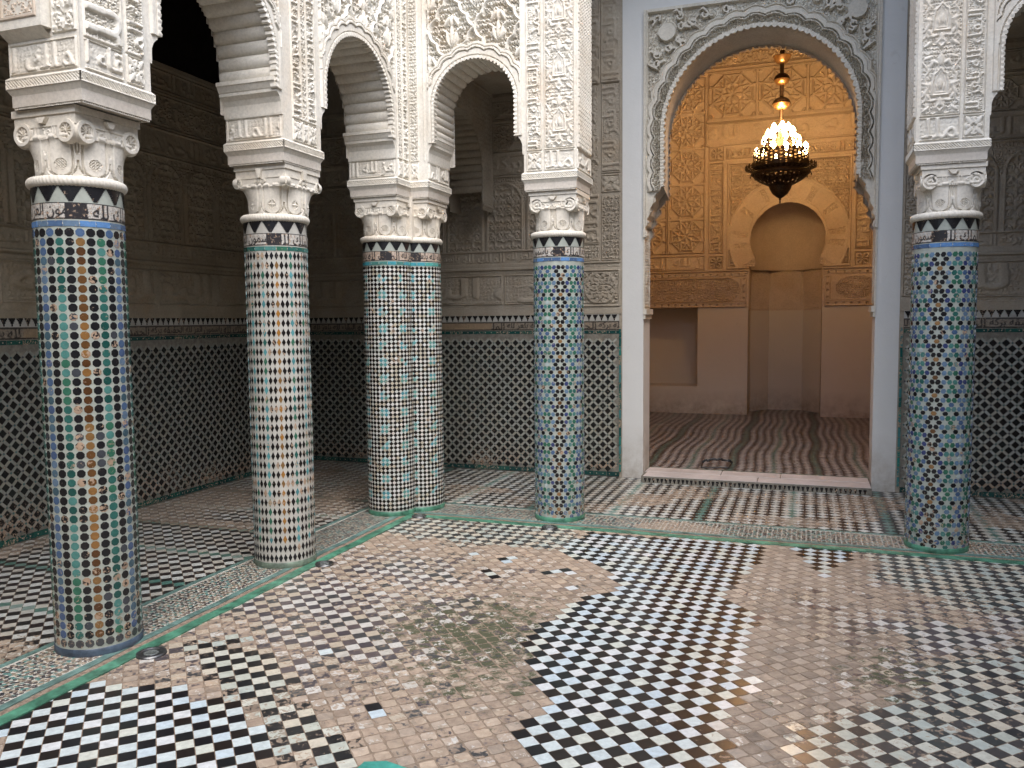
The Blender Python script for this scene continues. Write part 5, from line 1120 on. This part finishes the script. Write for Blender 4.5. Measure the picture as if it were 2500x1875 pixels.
# left field of star rosettes, lower text strip
cv.pat(-2.85, 2.38, -1.57, 2.60, p_text(2, .1, .4, .8), .010, 0, .012, .012)
for k in range(5): cv.pat(-2.15, 2.635+k*.55, -1.57, 2.635+(k+1)*.55, p_star_fit(1), .018, -.002, .014, .014)
for k in range(5): cv.pat(-2.85, 2.635+k*.55, -2.17, 2.635+(k+1)*.55, p_star_fit(1), .018, -.002, .014, .014)
# tall lettered border with round bosses, both sides, and across the top
for a, b_ in ((-1.50, -1.28), (.66, .88)):
    cv.pat(a, 2.63, b_, 4.04, p_vtext(a, .08, .4, .8), .018, -.004, .014, .014)
    for zz in (2.37, 4.08): cv.pat(a, zz, b_, zz+.22, lambda u, v, w, h: np.where(np.hypot(u-w/2, v-h/2) < .085, np.where(np.abs(np.sin(np.arctan2(v-h/2, u-w/2)*4)) > .5, 1., -.5), .3), .014, 0, .012, .014)
cv.pat(-1.24, 4.09, .62, 4.26, p_text(7, .08, .4, .9), .018, -.004, .012, .014)
cv.pat(-1.55, 4.31, 2.1, 4.66, p_text(5, .12, .35, .6), .009, 0, .016, .014); cv.flat(-1.55, 4.67, 2.1, 4.70, .018)
for k in range(5): cv.pat(-1.53+k*.74, 4.71, -1.53+(k+1)*.74, 5.44, p_star_fit(1), .020, -.002, .016, .014)
cv.flat(-2.85, 5.45, 2.2, 5.49, .02); cv.pat(-2.85, 5.50, 2.2, 5.80, p_vine(.3), .014, 0, .015, .014)
cv.pat(.90, 2.38, 2.1, 4.3, p_fine(.12), .016, 0, .014, .014)
# horseshoe arch panel
cv.pat(-1.22, 2.38, .60, 4.04, p_vine(.15), .018, -.006, .030, .016)
d = np.hypot(cv.U-HC, cv.V-(HZ+.04)) ; a = np.arctan2(cv.V-HZ, cv.U-HC); inb = (d < .90) & (cv.V > 2.40)
vs = np.abs(((a/PI*13) % 1)-.5) < .22; band = np.where((d > .60) & (d < .82) & vs & (((a/PI*13).astype(int) % 2) == 0), -.000+.007*(FINE(cv.U/.07, cv.V/.07) > .4), .007); band = np.where((d > .87) | (d < .575), .013, band)
cv.h = np.where(inb, band, cv.h)
def niche(u, v):
    r = np.hypot(u-HC, v-HZ); neck = (np.abs(u-HC) < .475) & (v < HZ-.28); return (r < HR) & (v > HZ-.27) | (neck & (v > 2.40)) | ((v <= 2.41) & (u > NX0) & (u < NX1))
field('carved_plaster', RW, M_OCHRE, cv.h*2.5, planeP((0, RY-.01, 0), X_, Z_, -Y_, cv.U, cv.V), cv.cell(lambda u, v: ~niche(u, v)), .06)
mb = MB(); mb.box(-4.6, RY, 1.77, NX0-.001, RY+.25, 5.95) if False else None
mb.box(-1.67, RY, 0, NX0, RY+1.1, 1.775); mb.box(-4.2, RY, 0, -1.67, RY+.7, .50); mb.box(-4.2, RY+.62, .5, -1.67, RY+.75, 1.775); mb.box(-4.2, RY, 0, -3.35, RY+.62, 1.775); mb.box(NX1, RY, 0, 3.3, RY+1.1, 1.775); mb.build('plaster_wall', M_ROOMW, RW)
mb = MB(); mb.box(-4.2, RY+.004, 1.772, -1.2, RY+.7, 1.9); mb.box(-4.2, RY+.03, 1.9, HC-.60, RY+.2, 6.3); mb.box(HC+.60, RY+.03, 1.9, 3.3, RY+.2, 6.3); mb.box(-1.4, RY+.03, 3.42, 1, RY+.2, 6.3); mb.box(-4.2, RY-.02, 5.95, 3.3, RY+.2, 6.5); mb.box(-1.6, RY+1.0, 0, 1.1, RY+1.3, 4.2); mb.box(-1.6, RY+.2, 1.9, -1.3, RY+1.1, 4.2); mb.box(.8, RY+.2, 1.9, 1.1, RY+1.1, 4.2); mb.box(-1.6, RY+.1, 4.0, 1.1, RY+1.1, 4.2); mb.build('masonry', M_OCHRE, RW)  # last four boxes, unseen behind the niche, added to stop sky light leaking in
# niche: five-sided recess with a domed head
mb = MB(); pts = [(NX0+.004, RY+.001), (NX0+.004, RY+.55), (NX0+.28, RY+.9), (NX1-.28, RY+.9), (NX1-.004, RY+.55), (NX1-.004, RY+.001)]
def wallstrip(z0, z1, scale=1.0):
    m = MB(); cx = (NX0+NX1)/2
    for i in range(5):
        a, b_ = pts[i], pts[i+1]; f = lambda p: (cx+(p[0]-cx)*scale, p[1]); a, b_ = f(a), f(b_); m.add([(*a, z0), (*b_, z0), (*b_, z1), (*a, z1)], [(3, 2, 1, 0)])
    return m
wallstrip(0, 1.72).build('niche_wall', M_ROOMW, RW)
for i in range(5):
    a, b_ = np.array([*pts[i], 0.]), np.array([*pts[i+1], 0.]); L = np.linalg.norm(b_-a); u_ = (b_-a)/L; n__ = -np.cross(Z_, u_)*-1; n__ = np.cross(u_, Z_)
    c2 = Canvas(L, .68, .014, 0, 1.72); c2.pat(.02, 1.74, L-.02, 2.36, p_sebka(.2) if i == 2 else p_fine(.12), .012, 0, .012, .01); field('niche_carving', RW, M_OCHRE, c2.h, planeP(a, u_, Z_, n__, c2.U, c2.V), None, .01)
TH_, PHI = np.meshgrid(np.linspace(0, PI, 41), np.concatenate([[-1.], np.linspace(0, PI/2, 16)])); Hh = .0*TH_+.012*np.abs(np.sin(TH_*4)); DRP = np.where(PHI < 0, -.46, 0); PHI = np.maximum(PHI, 0)
field('niche_vault', RW, M_OCHRE, Hh, lambda H: np.stack([HC-(.60-H*0)*np.cos(TH_)*np.cos(PHI), RY-.0+(.88)*np.sin(TH_)*np.cos(PHI), 2.84+DRP+(.62-H)*np.sin(PHI)], -1), None, 0)
wallstrip(2.385, 2.402, .97).build('niche_cornice', M_OCHRE, RW)
RM = empty('prayer_room', (RC, 11, 0), 'plain side walls and ceiling of the lamplit room behind the doorway', 'room')
mb = MB(); mb.box(-3.4, YB+TW, 0, -3.1, RY+1, 6.3); mb.box(2.4, YB+TW, 0, 2.7, RY+1, 6.3); mb.box(-3.4, YB+TW-.02, 0, -1.54, YB+TW+.05, 6.3); mb.box(.585, YB+TW-.02, 0, 2.7, YB+TW+.05, 6.3); mb.box(-3.4, YB+TW-.02, 4.57, 2.7, YB+TW+.05, 6.3); mb.build('side_walls', M_OCHRE, RM)
mb = MB(); mb.box(-3.5, YB, 6.2, 2.8, RY+1.2, 6.4); mb.build('cedar_ceiling', simple('cedar', (.10, .05, .025), .7, .2), RM)
RF = empty('prayer_room_floor', (RC, 11, 0), kind='structure')
mb = MB(); mb.box(-3.4, 8.44, 0, 2.6, RY+1.1, .0565); mb.build('mortar_bed', M_GROUT, RF)
I, J, x, y = grid45(-3.05, 8.47, 2.3, RY+.95, PI/4, .0665, (-1.161, 9.0)); n = len(x); dk = ((I+J) % 2 == 0)
x = x+.022*np.sin(y*3.1+x*.4)
st_ = ((I-J) % 9) == 0
col = np.where(dk[:, None], pick([(.030, .022, .024), (.038, .028, .03)], n), pick([(.36, .34, .33), (.30, .29, .28)], n)); col = np.where(st_[:, None], pick([(.08, .15, .125), (.065, .12, .105)], n), col)
place_tiles(RF, 'floor_tile', SQ, np.column_stack([x, y]), col, rng.uniform(.1, .4, n), tilted_frame(.059, .003), np.full(n, .0635), np.full(n, PI/4), .0, .0015, M_FLOOR, 300, moss=np.zeros(n), tint=rng.uniform(.72, 1.2, n), rest_name='floor_tiling')
mb = MB(); mb.box(-1.53, 8.472, .04, .575, 8.50, .0625); mb.build('green_edge', M_GREEN, RF)

# ================================================================== CHANDELIER
CX, CYY = -.345, 10.9
CH = empty('chandelier', (CX, CYY, 6.2), 'large pierced bronze chandelier blazing with small lamps in the prayer room', 'chandelier')
def lathe_part(name, prof, mat, parent=CH, n=48): mb = MB(); mb.lathe(prof, (CX, CYY, 0), n); return mb.build(name, mat, parent, True)
mb = MB()
for k in range(34):
    z = 4.86+k*.04; 
    if z > 6.18: break
    a = PI/2*(k % 2); mb.tube([(CX+math.cos(a)*.011*math.cos(t), CYY+math.sin(a)*.011*math.cos(t), z+.024*math.sin(t)) for t in np.linspace(0, 2*PI, 9)], .0035, 5)
mb.build('chain', M_IRON, CH)
lathe_part('stem', [(.03, 4.86), (.024, 4.80), (.024, 4.0), (.03, 3.9), (.02, 3.6)], M_IRON)
for z, r, nm in ((4.765, .105, 'cup'), (4.515, .092, 'globe'), (4.225, .105, 'globe')):
    if nm == 'cup': lathe_part('brass_cup', [(0, z-.065), (.055, z-.06), (.085, z-.03), (.105, z+.02), (.11, z+.028), (.10, z+.03), (.08, z-.01), (.02, z-.02)], M_BRASS)
    else: g_ = lathe_part('globe', [(r*math.sin(a), z-.075*math.cos(a)) for a in np.linspace(.1, PI/2, 8)], M_BRASS); lathe_part('globe_cap', [(r*1.06, z-.004), (r*1.06, z+.006)]+[(r*.98*math.sin(a), z+.006+.07*math.cos(a)) for a in np.linspace(PI/2, .25, 8)], M_IRON, g_)
def pierced(name, r0, z0, r1, z1, teeth, n=144, bulge=0., parent=CH, hole=.34, amp=.035):
    nv = 13; TH, T = np.meshgrid(np.linspace(0, 2*PI, n+1), np.linspace(0, 1, nv)); H = np.zeros(TH.shape)
    P = lambda H: np.stack([CX+(r0+(r1-r0)*T+bulge*np.sin(PI*T)+H)*np.cos(TH), CYY+(r0+(r1-r0)*T+bulge*np.sin(PI*T)+H)*np.sin(TH), z0+(z1-z0)*T], -1)
    ci, cj = np.meshgrid(np.arange(n), np.arange(nv-1)); mask = ~(((ci % 4) < 2) & ((cj+(ci//4) % 2*2) % 4 < 2) & (cj > 0) & (cj < nv-2))
    o = field(name, parent, M_IRON, H, P, mask, .004, smooth=False)
    if teeth:
        mb = MB()
        for k in range(teeth):
            a = k*2*PI/teeth; w = r1*2*PI/teeth*.36; c = np.array((CX+r1*math.cos(a), CYY+r1*math.sin(a), z1)); t_ = np.array((-math.sin(a), math.cos(a), 0)); o_ = np.array((math.cos(a), math.sin(a), 0))
            mb.add([c-t_*w, c+t_*w, c+t_*w*1.2+Z_*amp*.45, c+Z_*amp, c-t_*w*1.2+Z_*amp*.45]+[c-t_*w+o_*.004, c+t_*w+o_*.004, c+t_*w*1.2+Z_*amp*.45+o_*.004, c+Z_*amp+o_*.004, c-t_*w*1.2+Z_*amp*.45+o_*.004], [(0, 1, 2, 3, 4), (9, 8, 7, 6, 5)])
        mb.build('crest', M_IRON, o)
    return o
pierced('pierced_gallery', .335, 3.50, .325, 3.63, 30)
pierced('pierced_gallery', .245, 3.66, .235, 3.75, 22, 108)
pierced('pierced_rim', .345, 3.405, .42, 3.44, 34, 144, amp=.05)
lathe_part('rim_ring', [(.30, 3.41), (.345, 3.40), (.36, 3.375), (.335, 3.36), (.32, 3.355)], M_IRON)
pierced('pierced_bowl', .15, 3.235, .34, 3.37, 0, 144, .03); pierced('pierced_drum', .33, 3.44, .34, 3.50, 0, 144)
lathe_part('lower_cup', [(.012, 3.075), (.04, 3.09), (.09, 3.13), (.125, 3.19), (.14, 3.235), (.155, 3.24), (.145, 3.25)], M_IRON)
lathe_part('finial', [(.002, 3.01), (.012, 3.03), (.006, 3.045), (.016, 3.065), (.012, 3.08)], M_IRON); lathe_part('inner_pan', [(.32, 3.46), (.0, 3.44)], M_IRON)
for k in range(12): a = k*2*PI/12; mb = MB(); mb.lathe([(.001, -.035), (.008, -.02), (.003, 0)], (CX+.36*math.cos(a), CYY+.36*math.sin(a), 3.37), 8); mb.build('drop_pendant', M_IRON, CH)
def bulb(a, r, z):
    mb = MB(); c = (CX+r*math.cos(a), CYY+r*math.sin(a), z); mb.lathe([(.001, 0), (.024, .014), (.033, .042), (.022, .075), (.002, .10)], c, 12); o = mb.build('bulb', M_BULB, CH, True)
for k in range(12):
    if k in (6, 7): continue
    bulb(k*2*PI/12+.26, .30, 3.63 if k % 3 else 3.60)
for k in range(9): bulb(k*2*PI/9+.1, .205, 3.74)
for k in range(7): bulb(k*2*PI/7+.5, .15, 3.83)
for k in range(4): bulb(k*2*PI/4+.2, .085, 3.90)
mb = MB()
for k in range(6): a = k*PI/3+.5; mb.tube([(CX, CYY, 3.75), (CX+.13*math.cos(a), CYY+.13*math.sin(a), 3.86)], .006)
mb.build('lamp_arms', M_IRON, CH)
for (dx, dz, pw) in ((0, 4.06, 16), (0, 3.80, 12)):
    l = bpy.data.lights.new('lamp_glow', 'POINT'); l.energy = pw; l.color = (1, .54, .28); l.shadow_soft_size = .12; lo = bpy.data.objects.new('lamp_glow', l); COL.objects.link(lo); lo.location = (CX+dx, CYY-.30, dz)

# ================================================================== SMALL THINGS
for i, (x, y, r, lab) in enumerate(((-2.975, 3.075, .068, 'round steel floor lamp set flush beside the nearest column'), (-2.985, 4.62, .06, 'round steel floor lamp set flush beside the second column'), (-2.975, 6.02, .06, 'round steel floor lamp set flush at the inner corner of the green border'), (-1.847, 5.99, .06, 'round steel floor lamp set flush in front of the blue column left of the doorway'))):
    t = empty('floor_lamp', (x, y, 0), lab, 'floor lamp', 'round lamps sunk in the paving')
    mb = MB(); mb.lathe([(r*1.05, 0), (r, .010), (r*.82, .012), (r*.78, .0065), (r*.5, .0065)], (x, y, 0), 40); mb.build('steel_rim', M_STEEL, t, True)
    mb = MB(); mb.lathe([(r*.52, .0062), (r*.46, .010), (r*.30, .012), (r*.27, .0085), (.0, .009)], (x, y, 0), 32); mb.build('glass_lens', M_GLASS, t, True)
FR = empty('wire_frame', (-.89, 8.62, .06), 'small black wire frame left lying on the prayer room floor behind the threshold', 'frame')
z = .075; A, B, C_, D_ = (-1.0, 8.545, z), (-.735, 8.60, z), (-.72, 8.86, z+.01), (-1.02, 8.80, z+.01)
mb = MB(); mb.tube([A, B, C_], .007); mb.tube([D_, A], .007); mb.build('rail', M_BLACK, FR)
mb = MB(); q = [D_]+[(D_[0]+(C_[0]-D_[0])*f, D_[1]+(C_[1]-D_[1])*f, z+.02+.025*math.sin(f*PI)+.008*math.sin(f*23)) for f in (.1, .2, .3, .4, .5, .6, .7, .8, .9)]+[C_]; mb.tube(q, .013); mb.build('bent_bar', M_BLACK, FR)
FB = empty('fountain_rim', (-1.35, 2.5, 0), 'tip of a turquoise tiled fountain rim cut by the bottom edge of the picture', 'fountain')
mb = MB(); mb.add([(x_, y_, z_) for z_ in (0, .022) for x_, y_ in ((-1.475, 2.505), (-1.40, 2.535), (-1.30, 2.515), (-1.0, 2.1), (-1.5, 2.1))], [(4, 3, 2, 1, 0), (5, 6, 7, 8, 9)]+[(i, (i+1) % 5, 5+(i+1) % 5, 5+i) for i in range(5)]); mb.build('tiled_edge', simple('turquoise_glaze', (.05, .27, .22), .3, .5, 0, 12, .3, .1), FB)

# ================================================================== ENCLOSURE: what the picture implies above and behind
UP = empty('upper_wall', (-.5, 2, 4), 'plain upper courtyard walls above the carved arcades', 'wall')
mb = MB()
mb.box(cF-.41, YF, 4.33, cF+.002, 6.56, 6.6); mb.box(-1.66, 6.15, 6.1, .66, 6.55, 6.6); mb.box(-3.06, 6.138, 4.37, -1.66, 6.56, 6.6); mb.box(.65, 6.088, 4.37, 2.1, 6.5, 6.6)
mb.box(XR, YF, 2.7, XR+.4, 6.2, 6.6); mb.box(cF-.4, YF-.4, 2.7, XR+.4, YF, 6.6); mb.build('upper_wall', M_PLAIN, UP)
mb = MB(); mb.box(4.4, YF-1.6, 0, 4.7, YB+.4, 6.6); mb.box(XL-.3, YF-2, 0, 4.7, YF-1.7, 6.6); mb.build('outer_wall', M_STUCR, UP)
CE = empty('gallery_ceiling', (-4.4, 4, 4.9), kind='structure')
mb = MB(); mb.box(XL-.1, YF-1.8, 4.9, cF-.40, YB+.2, 5.1); mb.box(cF-.4, 6.54, 6.15, 4.5, YB+.2, 6.3); mb.box(XR+.35, YF-1.8, 4.9, 4.5, 6.6, 5.1); mb.box(XL, YF-1.8, 4.9, 4.5, YF-.35, 5.1); mb.build('cedar_boards', M_WOOD, CE)
mb = MB(); mb.box(-3.5, 6.54, 3.93, -2.20, YB+.01, 4.05); mb.box(-2.21, 6.54, 3.93, -2.185, YB+.01, 6.15); mb.box(1.10, 6.5, 3.93, 4.4, YB+.01, 4.05); mb.box(1.09, 6.5, 3.93, 1.105, YB+.01, 6.15); mb.build('plaster_soffit', M_STUCR, CE)
